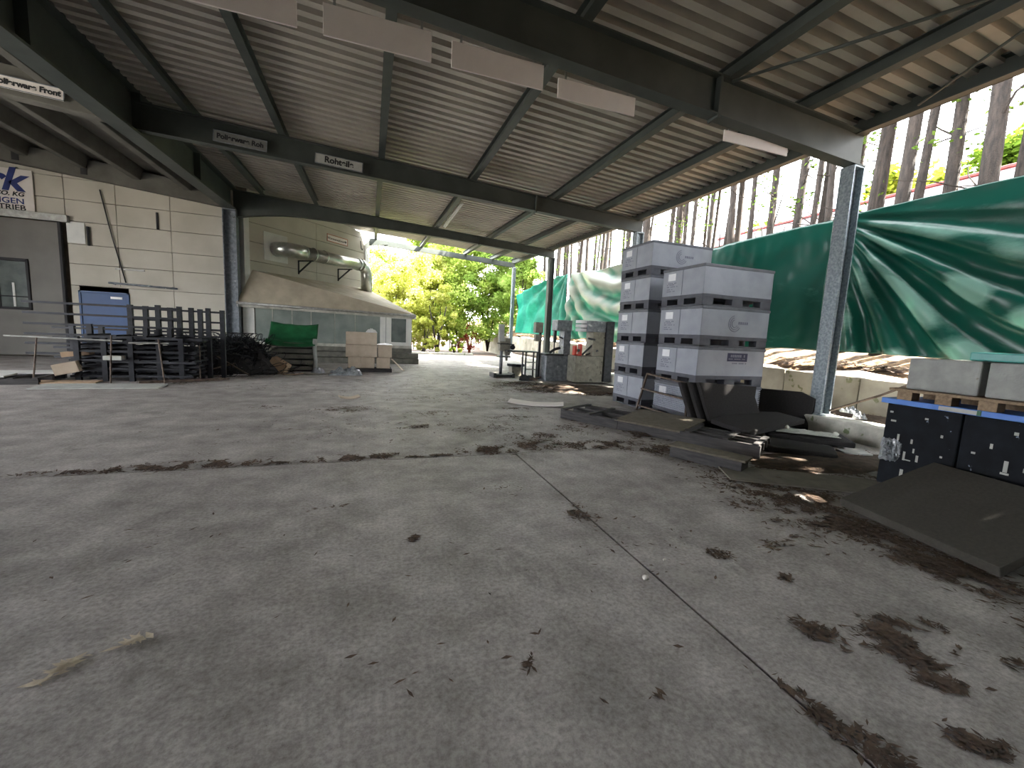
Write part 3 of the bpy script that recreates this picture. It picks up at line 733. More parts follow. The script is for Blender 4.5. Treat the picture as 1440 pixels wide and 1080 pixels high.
# ------------------------------------------------------------------ dark pallets and mats on the floor by the stacks
def flat_pallet(label, L, W, loc, rz, slats, m='wood_grey', z=.15, tilt=(0, 0), group='dark pallets on the floor', gapped=True):
    t = thing('pallet', label, 'pallet', loc, rz, group); t.rotation_euler = (tilt[0], tilt[1], rz)
    for q in range(3):
        y = -W / 2 + .06 + q * (W / 2 - .06)
        MB().bx(-L / 2, L / 2, y - .05, y + .05, 0, z - .022).build('runner', m, t, bevel=.006)
    for q in range(slats):
        x = -L / 2 + .05 + q * (L - .1) / (slats - 1)
        MB().bx(x - .045, x + .045, -W / 2, W / 2, z - .022, z).build('deck_board', m, t, bevel=.004)
    return t
flat_pallet('dark open pallet lying flat nearest the bandsaws', 1.22, 1.0, (4.27, 7.02, 0), R(-60.5), 3, z=.19)
t = flat_pallet('dark pallet carrying the grey-brown mat', 1.2, 1.08, (4.88, 6.05, 0), R(-60.5), 5, z=.17)
o = tag(MB().bx(-.6, .6, -.55, .55, 0, .035).build('floor_mat', 'board_brown', bevel=.01), 'grey-brown mat lying on the dark pallet before the box stacks', 'mat'); o.location = (4.88, 6.05, .18); o.rotation_euler = (R(3), 0, R(-60.5))
t = thing('slatted_pallet', 'dark pallet with long slats streaked by sunlight, beside the brown mat', 'pallet', (5.2, 4.92, 0), R(-60.5))
for y in (-.32, -.1, .12, .34): MB().bx(-.56, .56, y - .03, y + .03, .0 if abs(y) > .2 else .1, .2).build('slat', 'wood_grey', t, bevel=.004)
for x in (-.45, .1, .5): MB().bx(x - .04, x + .04, -.34, .36, .2, .222).build('cross_board', 'wood_grey', t, bevel=.003)
t = thing('long_block', 'narrow dark timber block lying in front of the sunlit pallet', 'block', (4.3, 4.28, 0), R(-63))
MB().bx(-.48, .44, -.14, .14, .0, .15).build('block_body', 'wood_grey', t, bevel=.012)
MB().bx(-.5, .48, -.16, .16, .15, .175).build('cover_board', 'board_brown', t, bevel=.004)
for (pts, loc, rz, tl, lab, mt) in (
        ([(-1.0, -.3), (.9, -.42), (1.05, .1), (.4, .5), (-.8, .45)], (6.55, 5.5, .2), R(18), (R(3), R(-2)), 'large black mat lying over the dark pallet at the foot of the leaning mats', 'foam2'),
        ([(-.9, -.35), (.8, -.3), (.95, .35), (-.7, .42)], (5.95, 4.75, .02), R(-38), (0, R(2)), 'black mat half buried in leaf litter by the sunlit pallet', 'foam2'),
        ([(-.6, -.24), (.62, -.24), (.56, .24), (-.6, .2)], (7.0, 4.95, .06), R(-40), (R(6), 0), 'black mat with a pale sheet on it beside the kerb', 'foam2')):
    o = tag(MB().prism([(x, y, 0) for x, y in pts], (0, 0, .09)).build('floor_mat', mt, bevel=.02), lab, 'mat', 'black mats on the floor'); o.location = loc; o.rotation_euler = (tl[0], tl[1], rz)
def crumple(name, label, cat, m, size, loc, seed, rz=0, n=18, h=.05):
    def fn(u, v):
        x = (u - .5) * size[0]; y = (v - .5) * size[1]
        k = 1 - max(abs(2 * u - 1), abs(2 * v - 1)) ** 4
        q = noise.noise(Vector((u * 5 + seed, v * 5, seed))); q2 = noise.noise(Vector((u * 13 + seed, v * 13, seed)))
        return (x + .08 * q2 * size[0], y + .08 * q * size[1], .006 + k * h * (.6 + q + .5 * q2) if k > 0 else .006)
    g = MB().grid(n, n, fn); g.v = [(x, y, max(.004, z)) for x, y, z in g.v]
    o = tag(g.build(name, m, solid=.003), label, cat); o.location = loc; o.rotation_euler = (0, 0, rz); return o
crumple('plastic_sheet', 'pale sheet lying on the black mat beside the kerb', 'sheet', 'sign_grey', (.9, .36), (7.0, 4.97, .16), 3, R(-40), h=.03)
for i, (x, y, z, s, lab) in enumerate(((6.85, 5.2, .21, .05, 'white lump on the pale sheet, beside the kerb'), (7.3, 4.68, .2, .045, 'white lump at the near end of the pale sheet'),
        (6.95, 4.35, .03, .0, ''), (1.76, 2.18, .018, .022, 'small white pebble beside the floor joint'), (5.52, 2.95, .04, .06, 'pale stone at the foot of the black crate'), (4.75, 1.47, .03, .07, 'grey-white stone by the tip of the leaning sheet'), (4.95, 1.35, .02, .05, 'small pale stone beside the leaning sheet'), (2.05, 2.35, .01, .012, 'tiny white pebble on the concrete by the joint'))):
    if not s: continue
    b = MB(); n1, n2 = 8, 6
    vs = []
    for a in range(n2 + 1):
        for c in range(n1):
            th = PI * a / n2; ph = 2 * PI * c / n1
            d = Vector((math.sin(th) * math.cos(ph), math.sin(th) * math.sin(ph), .75 * math.cos(th)))
            vs.append(d * s * (1 + .3 * noise.noise(d * 2 + Vector((i * 7, 0, 0)))))
    b.add(vs, [(a * n1 + c, a * n1 + (c + 1) % n1, (a + 1) * n1 + (c + 1) % n1, (a + 1) * n1 + c) for a in range(n2) for c in range(n1)])
    o = tag(b.build('stone', 'white_stone', smooth=True), lab, 'stone', 'loose pale stones'); o.location = (x, y, z)
# thin boards lying by the crates
o = tag(MB().bx(-.95, .95, -.3, .3, 0, .018).build('thin_board', 'flat_board', bevel=.003), 'thin grey board on the ground in front of the black crates, flecked with sun', 'board'); o.location = (4.98, 3.42, .012); o.rotation_euler = (0, 0, R(-30))
o = tag(MB().bx(-.2, .2, -.11, .11, 0, .03).build('pale_block', 'pale_board', bevel=.006), 'pale flat block in the leaf litter below the kerb', 'block'); o.location = (7.1, 4.25, .01); o.rotation_euler = (0, 0, R(-25))

# ------------------------------------------------------------------ black crates with pallet and slabs on top
def crate(label, y, group='black crates'):
    t = thing('black_crate', label, 'crate', (6.32, y, 0), group=group)
    MB().bx(-.52, .52, -.335, .335, .04, 1.0).build('crate_body', 'crate', t, bevel=.015)
    f = MB()
    for sy in (-1, 1): f.bx(-.5, .5, sy * .28 - .05, sy * .28 + .05, 0, .045)
    f.build('foot_rail', 'black_steel', t)
    return t
c1 = crate('black scuffed crate with torn film on its corner, below the blue board', 2.86)
for (y, z, w, h) in ((.1, .42, .02, .1), (.07, .38, .07, .012), (-.02, .42, .022, .075), (.18, .62, .02, .07), (.05, .6, .018, .05), (-.09, .29, .03, .03), (.1, .22, .03, .08), (.25, .8, .05, .02), (-.2, .72, .02, .03), (-.05, .88, .03, .02), (.28, .9, .03, .02), (.02, .5, .015, .05), (-.22, .5, .02, .02)):
    MB().bx(-.524, -.519, y - w / 2, y + w / 2, z - h / 2, z + h / 2).build('tape_scrap', 'sign_grey', c1)
c2 = crate('black scuffed crate beside it, behind the dark leaning sheet', 2.18)
for (y, z, w, h) in ((-.02, .55, .03, .11), (-.02, .48, .06, .02), (-.2, .8, .03, .08), (.0, .25, .03, .09), (-.22, .3, .07, .03), (-.16, .55, .05, .04), (.18, .18, .06, .02), (.1, .72, .02, .05), (.22, .62, .03, .02), (-.05, .88, .03, .03), (.05, .4, .04, .02)):
    MB().bx(-.524, -.519, y - w / 2, y + w / 2, z - h / 2, z + h / 2).build('tape_scrap', 'sign_grey', c2)
crumple('torn_film', 'crumpled clear film hanging from the corner of the black crate', 'film', 'film', (.26, .2), (5.79, 3.08, .46), 21, 0, h=.045)
o = COL.objects['torn_film']; o.rotation_euler = (R(25), R(-90), 0)
bb = thing('blue_board', 'bright blue board lying along the top of the black crates', 'board', (6.3, 2.52, 1.0))
MB().bx(-.56, .56, -.71, .71, .0, .06).build('board_body', 'blue_board', bb, bevel=.006)
MB().bx(-.564, -.56, -.12, .18, .008, .05).build('paper_strip', 'sign_grey', bb)
MB().bx(-.566, -.56, -.15, -.12, .005, .055).build('green_tab', 'green_cover', bb)
wp = thing('wooden_pallet', 'brown wooden pallet between the blue board and the grey slabs', 'pallet', (6.3, 2.5, 1.06))
for y in (.52, .18, -.16, -.5):
    for x in (-.48, 0, .45): MB().bx(x - .07, x + .07, y - .07, y + .07, 0, .095).build('block', 'wood', wp, bevel=.004)
MB().bx(-.58, .58, -.66, .66, .095, .125).build('deck_board', 'wood', wp, bevel=.004)
for y, lab in ((2.75, 'grey stone slab with a brown stain on the wooden pallet'), (2.1, 'grey stone slab beside the stained one, cut by the edge of the view')):
    o = tag(MB().bx(-.32, .32, -.3, .3, 0, .35).build('stone_slab', 'slab', bevel=.018), lab, 'slab', 'grey slabs on the pallet'); o.location = (6.12, y, 1.19)
t = thing('teal_sheet', 'teal folded sheet lying on the grey slabs', 'sheet', (6.75, 2.0, 1.545))
MB().bx(-.9, .35, -.6, .58, 0, .09).build('sheet_fold', 'teal', t, bevel=.015)
MB().bx(-.5, .4, -.6, .35, .09, .16).build('sheet_fold', 'teal', t, bevel=.015)
# big dark sheet leaning on the crates
L0 = Vector((4.55, 2.77, .02)); B0 = Vector((4.3, 1.52, .02)); U0 = Vector((5.74, 2.68, .37))
n = (B0 - L0).cross(U0 - L0).normalized()
if n.z < 0: n = -n
b = MB().prism([tuple(L0), tuple(B0), tuple(B0 + (U0 - L0)), tuple(U0 + (B0 - L0) * .03)], n * .085)
tag(b.build('dark_sheet', 'foam', bevel=.008), 'large dark sheet leaning low against the black crates', 'sheet')
# scrap and rod at the foot of the galvanised column
rr = tag(MB().tube([(8.3, 5.5, .42), (8.75, 4.95, .8), (9.1, 4.3, 1.3)], .02, 8).build('thin_rod', 'rust', smooth=True), 'thin rod leaning from the column foot to the retaining wall', 'rod')
for i, (x, y, z, s) in enumerate(((8.75, 5.4, .45, .3), (8.7, 5.2, .38, .24))):
    crumple('white_scrap', ('crumpled white scrap beside the galvanised column foot', 'smaller white scrap below the leaning rod')[i], 'scrap', 'film', (s * .8, s * .9), (x, y, z - .06), 31 + i, R(30 * i), h=.1, n=10)

# ------------------------------------------------------------------ dark steel racks beside the panelled wall
def rack(label, loc, rz, X, rails, posts, zb, zt, group):
    t = thing('steel_rack', label, 'rack', loc, rz, group)
    for z in rails:
        MB().bar((-X, 0, z), (X, 0, z), .05, .05).build('rail', 'black_steel', t)
    for x in posts:
        MB().bx(x - .05, x + .05, -.045, .045, zb, zt + random.uniform(0, .08)).build('post', 'black_steel', t)
    return t
G = 'dark steel racks by the panelled wall'
rack('tallest dark rack with many uprights in front of the blue door', (-4.75, 13.25, 0), R(-1), 1.05, (1.77, 1.5, 1.3, 1.12), (-1.0, -.68, -.42, -.16, .04, .3, .5, .68, 1.0), .0, 1.83, G)
rack('long dark rack whose rails reach towards the grey gate', (-6.15, 13.0, 0), R(1), 1.5, (1.8, 1.55, 1.3, 1.06, .84, .6), (-.3, .8, 1.3), .0, 1.3, G)
rack('dark rack standing behind the long one, lower rails', (-5.9, 13.75, 0), R(-2), 1.7, (1.2, .95, .7, .45, .2), (-1.3, -.7, -.1, .5, 1.0, 1.5), .0, 1.22, G)
rack('dark rack nearest the camera in the pile, leaning light stays beside it', (-5.45, 12.5, 0), R(2), 1.15, (.95, .72, .5, .3, .12), (-1.0, -.5, .0, .55, 1.0), .0, 1.0, G)
for i in range(9):                                                      # flat frames piled between the uprights
    z = .1 + i * .115; t = thing('steel_grid', 'dark flat steel frame in the pile, %s' % ('lowest', 'second from the floor', 'third from the floor', 'fourth from the floor', 'middle one', 'fourth from the top', 'third from the top', 'second from the top', 'topmost')[i], 'frame',
              (-5.3 + random.uniform(-.15, .15), 13.0 + random.uniform(-.1, .1), z), R(random.uniform(-4, 4)), 'flat frames piled in the racks')
    for y in (-.42, -.14, .14, .42): MB().bx(-1.2, 1.2, y - .025, y + .025, 0, .05).build('rail', 'black_steel', t)
    for x in (-1.15, -.6, 0, .6, 1.15): MB().bx(x - .03, x + .03, -.45, .45, .05, .085).build('crossbar', 'black_steel', t)
for i, (a, c, lab) in enumerate((((-4.62, 12.0, 0), (-4.8, 12.25, 1.05), 'thin pale stay leaning on the racks, nearest the scrap heap'), ((-5.65, 12.0, .0), (-5.72, 12.3, 1.1), 'thin pale stay leaning on the racks, in the middle'),
        ((-6.95, 11.9, 0), (-7.0, 12.2, 1.0), 'thin pale stay leaning on the racks, towards the grey gate'), ((-4.1, 12.6, 0), (-4.15, 12.8, .9), 'short thin stay leaning by the scrap heap'))):
    tag(MB().tube([a, c], .016, 6).build('leaning_stay', 'rust'), lab, 'rod', 'thin stays leaning on the racks')
tag(MB().tube([(-7.6, 12.3, 1.02), (-5.5, 12.28, .98)], .02, 6).build('pale_tube', 'pale_steel'), 'pale thin tube laid across the racks, towards the gate', 'rod')
tag(MB().tube([(-5.4, 12.3, .94), (-4.6, 12.25, .96)], .02, 6).build('pale_tube', 'pale_steel'), 'short pale tube laid across the racks, towards the scrap heap', 'rod')
def carton(label, size, loc, rz, m='carton', tilt=(0, 0), group=None, tape=True):
    t = thing('cardboard_box', label, 'box', loc, rz, group); t.rotation_euler = (tilt[0], tilt[1], rz)
    a, b_, c = size[0] / 2, size[1] / 2, size[2]
    MB().bx(-a, a, -b_, b_, 0, c).build('box_body', m, t, bevel=.008)
    if tape: MB().bx(-a - .002, a + .002, -.02, .02, c * .35, c + .002).build('tape', 'carton_dark', t)
    return t
carton('small open cardboard box wedged in the racks', (.42, .3, .25), (-6.55, 12.35, .2), R(12), 'carton', (0, R(-14)))
carton('flattened brown box higher in the racks', (.5, .3, .12), (-6.55, 12.7, .58), R(8), 'carton_dark', (0, R(-8)))
carton('small pale box deep in the racks', (.35, .25, .1), (-5.75, 12.45, .52), R(3), 'sign_grey')
for (x, y, L, W, rz, lab, m, z) in ((-6.05, 11.45, 1.15, .62, 6, 'pale flat board on the floor in front of the racks, towards the gate', 'pale_board', .0), (-5.0, 11.5, 1.05, .6, 3, 'greyer flat board beside the pale one, in front of the racks', 'sign_grey', .0),
        (-7.4, 12.6, 1.3, .5, 14, 'white board on the low pallet by the grey gate', 'trim_white', .17), (-8.0, 11.9, 1.3, .5, 8, 'white board at the edge of the low pallet, cut by the view', 'trim_white', .17), (-6.5, 12.05, 1.2, .35, 5, 'dark brown plank on the floor under the racks', 'carton_dark', .02)):
    o = tag(MB().bx(-L / 2, L / 2, -W / 2, W / 2, 0, .03).build('flat_board', m, bevel=.004), lab, 'board', 'flat boards near the racks'); o.location = (x, y, z); o.rotation_euler = (R(2), 0, R(rz))
flat_pallet('low dark pallet carrying white boards by the grey gate', 1.6, 1.3, (-7.7, 12.35, 0), R(8), 5, group=None)
# tangled dark scrap heap
def tangle(c, rad, n, r, seed, flat=.55):
    rnd = random.Random(seed); b = MB()
    for i in range(n):
        p = Vector((rnd.gauss(0, .42) * rad[0], rnd.gauss(0, .42) * rad[1], 0))
        zmax = rad[2] * max(.12, 1 - (p.x / rad[0]) ** 2 - (p.y / rad[1]) ** 2)
        p.z = rnd.uniform(.03, zmax); d = Vector((rnd.uniform(-1, 1), rnd.uniform(-1, 1), rnd.uniform(-flat, flat))).normalized()
        pts = [p]
        for k in range(5):
            d = (d + Vector((rnd.uniform(-.7, .7), rnd.uniform(-.7, .7), rnd.uniform(-.5, .5)))).normalized()
            q = pts[-1] + d * .14; q.z = min(max(q.z, .02), rad[2]); pts.append(q)
        b.tube(pts, r, 3, cap=False)
    b.v = [(v[0] + c[0], v[1] + c[1], v[2] + c[2]) for v in b.v]
    return b
def mound(c, rad, seed, n=26):
    def fn(u, v):
        x = (u * 2 - 1); y = (v * 2 - 1); k = max(0, 1 - x * x - y * y)
        return (c[0] + x * rad[0], c[1] + y * rad[1], c[2] - .01 + rad[2] * (k ** .7) * (.75 + .45 * noise.noise(Vector((u * 6 + seed, v * 6, 0))) + .25 * noise.noise(Vector((u * 17, v * 17, seed)))))
    return MB().grid(n, n, fn)
hp = thing('scrap_heap', 'dark tangled heap of wire and netting between the racks and the green cover', 'heap', (0, 0, 0))
mound((-3.95, 15.0, 0), (1.35, .95, 1.15), 3).build('heap_core', 'foam2', hp)
o = tangle((-3.95, 15.0, 0), (1.25, .95, 1.2), 1100, .011, 5).build('tangled_wire', 'black_steel', hp); o['kind'] = 'stuff'
for i, (a, c, lab) in enumerate((((-4.75, 13.6, .03), (-3.7, 14.1, .35), 'long thin stick in front of the scrap heap'), ((-4.1, 13.9, .55), (-3.3, 13.85, .03), 'dark stick slanting down the scrap heap'), ((-3.75, 14.0, .02), (-3.35, 13.9, .03), 'short white stick on the floor by the scrap heap'))):
    tag(MB().tube([a, c], .022, 6).build('stick', ('rust', 'rust', 'white_stone')[i]), lab, 'stick', 'sticks by the scrap heap')
t = thing('square_tube', 'dark square steel tube from the racks towards the heap, lying on the floor', 'tube', (-4.3, 12.35, .02), R(28))
MB().bx(-.9, .9, -.03, .03, 0, .06).build('tube_body', 'rust', t, bevel=.006)
# brown leaning carton, green-covered stack
carton('tilted brown carton on the floor before the green-covered stack', (.52, .4, .3), (-2.78, 14.9, .12), R(-10), 'carton_dark', (0, R(32)))
gs = thing('covered_stack', 'grey slatted stack under a sagging green cover in front of the shed', 'stack', (-2.38, 15.6, 0))
for i in range(5): MB().bx(-.62, .62, -.4, .4, .06 + i * .19, .2 + i * .19).build('tray', 'shed_dark', gs, bevel=.015)
def sagfn(u, v):
    x = -.78 + 1.46 * u; y = -.5 + 1.0 * v
    z = 1.03 + .12 * (1 - u) ** 2 + .1 * u ** 3 + .46 * v ** 2.2 - .17 * math.sin(v * PI) + .015 * noise.noise(Vector((u * 6, v * 6, 2)))
    return (x, y, z - (.25 * (1 - v * 6) if v < .16 else 0))
MB().grid(24, 20, sagfn).build('green_cover', 'green_cover', gs, smooth=True, solid=.01)
pw = thing('wrapped_post', 'pale wrapped post with rags at its foot beside the green-covered stack', 'post', (-1.72, 15.2, 0))
MB().tube([(0, 0, 0), (.02, 0, .4), (-.01, 0, .8), (.01, 0, 1.1)], [.07, .06, .065, .07], 10).build('post_body', 'pale_board', pw, smooth=True)
mound((.1, -.1, 0), (.22, .2, .2), 9, 12).build('rag', 'film', pw)
# carton stack on its pallet
cs = flat_pallet('low dark pallet under the stacked cartons', 1.5, .9, (.0, 15.9, 0), 0, 6, group=None, z=.13)
GC = 'stacked cartons in front of the shed'
for x, w, lab in ((-.52, .42, 'small carton at the bottom of the stack, nearest the crumpled film'), (-.06, .44, 'small carton in the middle of the bottom row, with a dark label'), (.46, .46, 'small carton at the bottom corner, beside the cardboard flap')):
    carton(lab, (w, .6, .38), (x, 15.85, .135), R(random.uniform(-3, 3)), group=GC, tape=False)
carton('wide carton in the middle of the stack', (1.03, .62, .42), (-.28, 15.85, .52), R(1), group=GC, tape=False)
carton('wide carton on top of the stack with a white bag on it', (1.02, .62, .44), (-.27, 15.86, .945), R(-1), group=GC, tape=False)
carton('upper small carton at the side of the stack with white film on top', (.48, .55, .45), (.52, 15.85, .52), R(-3), group=GC, tape=False)
tag(mound((0, 0, 0), (.2, .14, .16), 2, 12).build('white_bag', 'plastic_white', smooth=True), 'white plastic bag on the top carton', 'bag').location = (.05, 15.8, 1.39)
tag(mound((0, 0, 0), (.27, .25, .07), 4, 12).build('white_film', 'plastic_white'), 'white film lying on the upper side carton', 'film').location = (.5, 15.8, .975)
tag(MB().prism([(0, 0, 0), (.05, -.25, 0), (.35, -.3, -.36), (.5, .1, -.44), (.3, .15, -.3)], (0, .02, .02)).build('cardboard_flap', 'carton'), 'bent cardboard flap slumped beside the carton stack', 'cardboard').location = (.72, 15.75, .46)
crumple('plastic_sheet', 'crumpled clear plastic sheeting on the floor before the carton stack', 'sheet', 'film', (1.0, .7), (-.75, 14.6, 0), 44, R(5), h=.22)
for (x, y, L, W, rz, lab, m) in ((-1.6, 14.5, .95, .4, -4, 'flat grey board on the floor between the post and the plastic sheeting', 'flat_board'), (-.42, 9.75, .42, .28, 12, 'small piece of cardboard on the open concrete', 'carton'), (3.62, 8.78, 1.25, .5, -26, 'curved pale board lying flat in front of the bandsaws', 'sign_white'), (-2.3, 14.3, .7, .12, 3, 'narrow brown strip on the floor before the tilted carton', 'carton_dark')):
    o = tag(MB().grid(12, 2, lambda u, v: ((u - .5) * L, (v - .5) * W, .012 + .045 * (2 * u - 1) ** 2)).build('floor_cardboard', m, solid=.02), lab, 'board', 'flat pieces lying on the floor'); o.location = (x, y, .004); o.rotation_euler = (0, 0, R(rz))

# ------------------------------------------------------------------ old machines under the pale tarp
def machine(name, label, cat, loc, rz=0, group=None): return thing(name, label, cat, loc, rz, group)
s1 = machine('bandsaw', 'grey bandsaw with a square head, standing in front of the pale tarp', 'bandsaw', (6.25, 13.6, 0), R(2))
MB().bx(-.48, .42, -.3, .3, 0, .9).build('base_cabinet', 'machine', s1, bevel=.02)
MB().bx(.2, .47, -.2, .2, .9, 1.78).build('column', 'machine', s1, bevel=.02)
MB().bx(-.1, .48, -.24, .24, 1.76, 2.14).build('wheel_head', 'machine', s1, bevel=.03)
MB().bx(-.55, .15, -.36, .34, .9, .96).build('table', 'machine_dark', s1, bevel=.01)
b = MB(); b.bx(-.12, -.02, -.05, .05, 1.35, 1.76); b.bx(-.09, -.05, -.01, .01, .96, 1.4); b.build('blade_guard', 'machine_dark', s1)
b = MB(); b.tube([(.05, -.1, 1.55), (.2, -.1, 1.5)], .025, 8); b.tube([(-.3, -.1, .98), (-.1, -.15, 1.12), (.1, -.1, 1.16)], .05, 8); b.build('handles', 'machine_dark', s1)
s2 = machine('bandsaw', 'grey-brown bandsaw with a tall dark side door beside the box stacks', 'bandsaw', (7.1, 12.95, .05), R(-3))
MB().bx(-.52, .5, -.35, .35, 0, .9).build('base_cabinet', 'machine_tan', s2, bevel=.02)
MB().bx(.1, .55, -.28, .28, .9, 1.8).build('column', 'machine_tan', s2, bevel=.02)
MB().bx(-.12, .56, -.3, .3, 1.72, 2.1).build('wheel_head', 'machine', s2, bevel=.03)
MB().bx(.56, .84, -.36, .3, .02, 2.1).build('side_door', 'machine_dark', s2, bevel=.015)
b = MB()
for z in (1.72, 1.86, 2.0): b.bx(-.36, -.13, -.2, .2, z, z + .1)
b.build('guide_plates', 'label', s2)
b = MB(); b.tube([(-.1, -.3, 1.5), (.16, -.3, 1.46)], .035, 8); b.bar((-.2, -.1, .92), (.15, -.2, 1.3), .06); b.bar((0, 0, .92), (.3, -.3, 1.1), .06); b.build('handles', 'machine_dark', s2)
rb_ = thing('red_clamp', 'red cast clamp sitting on the table of the grey-brown bandsaw', 'clamp', (6.68, 12.8, .95))
b = MB(); b.bx(-.14, -.06, -.1, .1, 0, .34); b.bx(.06, .14, -.1, .1, 0, .4); b.bx(-.14, .14, -.1, .1, .15, .22); b.bx(-.14, .14, -.1, .1, 0, .05); b.build('clamp_body', 'red', rb_, bevel=.02)
MB().tube([(0, -.12, .18), (0, .12, .18)], .05, 10).build('screw', 'machine_dark', rb_)
pd = machine('pillar_drill', 'old pillar drill on a low foot standing alone in front of the far tarp', 'drill', (4.5, 14.45, 0))
b = MB(); b.bx(-.3, .45, -.28, .28, .04, .12); b.bx(-.34, -.24, -.3, .3, 0, .16); b.bx(.36, .46, -.3, .3, 0, .16); b.build('foot', 'machine_dark', pd, bevel=.015)
MB().tube([(0, 0, .1), (0, 0, 1.2)], .06, 12).build('pillar', 'machine', pd, smooth=True)
MB().bx(-.12, .3, -.16, .16, .72, .78).build('table', 'machine', pd, bevel=.01)
b = MB(); b.bx(-.1, .12, -.14, .14, .95, 1.3); b.bx(.1, .3, -.12, .12, .8, 1.42); b.tube([(.2, 0, .6), (.2, 0, .85)], .05, 8); b.build('drill_head', 'machine_tan', pd, bevel=.02)
b = MB(); b.bar((-.22, -.16, 1.22), (.42, -.16, 1.2), .03); b.tube([(.36, -.2, 1.1), (.36, -.14, 1.1)], .09, 12); b.build('crank_lever', 'black_steel', pd)
MB().bx(-.13, .06, -.08, .08, 1.25, 1.9).build('belt_cover', 'pale_board', pd, bevel=.015)
wb = machine('work_bench', 'thin steel bench between the pillar drill and the grey bandsaw', 'bench', (5.15, 13.95, 0), R(-8))
MB().bx(-.62, .5, -.3, .3, .96, 1.0).build('bench_top', 'machine_dark', wb)
for x, y in ((.05, -.26), (.45, -.26), (.05, .26), (.45, .26)): MB().bx(x - .025, x + .025, y - .025, y + .025, 0, .96).build('leg', 'machine_dark', wb)
b = MB()
for z in (.35, .6): b.bx(.05, .45, -.28, -.26, z, z + .04)
b.build('cross_rail', 'pale_steel', wb)
tb = machine('control_post', 'brown stacked control boxes on a post beside the grey bandsaw', 'machine', (5.62, 13.75, 0))
b = MB(); b.bx(-.16, .12, -.12, .12, 1.66, 2.02); b.bx(-.14, .1, -.1, .1, 1.36, 1.6); b.build('control_boxes', 'machine_tan', tb, bevel=.012)
MB().bx(.02, .1, -.04, .04, 0, 2.0).build('post', 'machine_dark', tb)
for i, (x, y, r, lab) in enumerate(((5.05, 13.45, .16, 'rusty gear wheel lying by the bench, nearest the pillar drill'), (5.3, 13.5, .13, 'smaller dark wheel on the floor below the bench'), (5.3, 15.1, .3, 'large flat dark disc behind the pillar drill'))):
    g = MB(); g.tube([(0, 0, 0), (0, 0, .1)], r, 18)
    for q in range(10): a = 2 * PI * q / 10; g.bar((r * .95 * math.cos(a), r * .95 * math.sin(a), .05), (r * 1.15 * math.cos(a), r * 1.15 * math.sin(a), .05), .05, .09)
    o = tag(g.build('gear_wheel', 'machine_dark', bevel=.006), lab, 'wheel', 'loose machine wheels'); o.location = (x, y, (.02, .02, .35)[i]); o.rotation_euler = (R((50, 38, 0)[i]), 0, R(20 * i))
ds = thing('disc_stand', 'squat stand holding the large flat disc behind the pillar drill', 'stand', (5.3, 15.1, 0))
MB().bx(-.22, .22, -.2, .2, 0, .34).build('stand_body', 'machine_tan', ds, bevel=.02)
for a, c in (((5.2, 13.35, .05), (5.7, 13.5, .12)), ((4.9, 13.55, .04), (5.5, 13.3, .04))):
    tag(MB().tube([a, c], .03, 6).build('loose_rod', 'rust'), 'loose rods on the floor in front of the bench', 'rod', 'loose rods by the bench')

# ------------------------------------------------------------------ trees
def leaf_cloud(clumps, per, size, spread, seed, squash=.8, elong=1.7):
    rnd = random.Random(seed); v = []; f = []
    for (c, r) in clumps:
        for i in range(per):
            d = Vector((rnd.gauss(0, 1), rnd.gauss(0, 1), rnd.gauss(0, 1) * squash)); d = d.normalized() * (rnd.random() ** .5) * r * spread
            p = Vector(c) + d
            a = Vector((rnd.gauss(0, 1), rnd.gauss(0, 1), rnd.gauss(0, .6))).normalized()
            b = a.cross(Vector((rnd.gauss(0, 1), rnd.gauss(0, 1), rnd.gauss(0, 1)))).normalized()
            s = size * rnd.uniform(.6, 1.25); a = a * s * elong * .5; b = b * s * .5
            o = len(v); v += [tuple(p - a), tuple(p + b - a * .1), tuple(p + a), tuple(p - b - a * .1)]; f.append((o, o + 1, o + 2, o + 3))
    m = MB(); m.v = v; m.f = f; m.mi = [0] * len(f)
    return m
def trunk_mesh(r, h, lean, seed, kink=.0, n=10):
    rnd = random.Random(seed); pts = []; rs = []
    for i in range(n + 1):
        t = i / n
        pts.append((lean[0] * t * h + .10 * math.sin(t * 5 + seed) * r * 4 + kink * math.sin(t * 9), lean[1] * t * h + .1 * math.cos(t * 4 + seed) * r * 4 + kink * math.cos(t * 7), t * h)); rs.append(r * (1.15 - .55 * t) * rnd.uniform(.93, 1.07))
    return pts, rs
def bankz(x, y): return 1.12 + (x - 9.38) * .26 + .016 * max(0, y - 5)
crowns = {}
def crown_data(k):
    if k not in crowns:
        rnd = random.Random(40 + k); cl = []
        for i in range(34):
            a = rnd.uniform(0, 2 * PI); rr = rnd.uniform(.2, 2.2); cl.append(((rr * math.cos(a), rr * math.sin(a), rnd.uniform(-2.0, 3.2)), rnd.uniform(.45, .95)))
        m = leaf_cloud(cl, 74, .17, 1.0, 60 + k)
        me = bpy.data.meshes.new('crown_leaves'); me.from_pydata(m.v, [], m.f); me.materials.append(M['leaf_dark']); me.update(); crowns[k] = me
    return crowns[k]
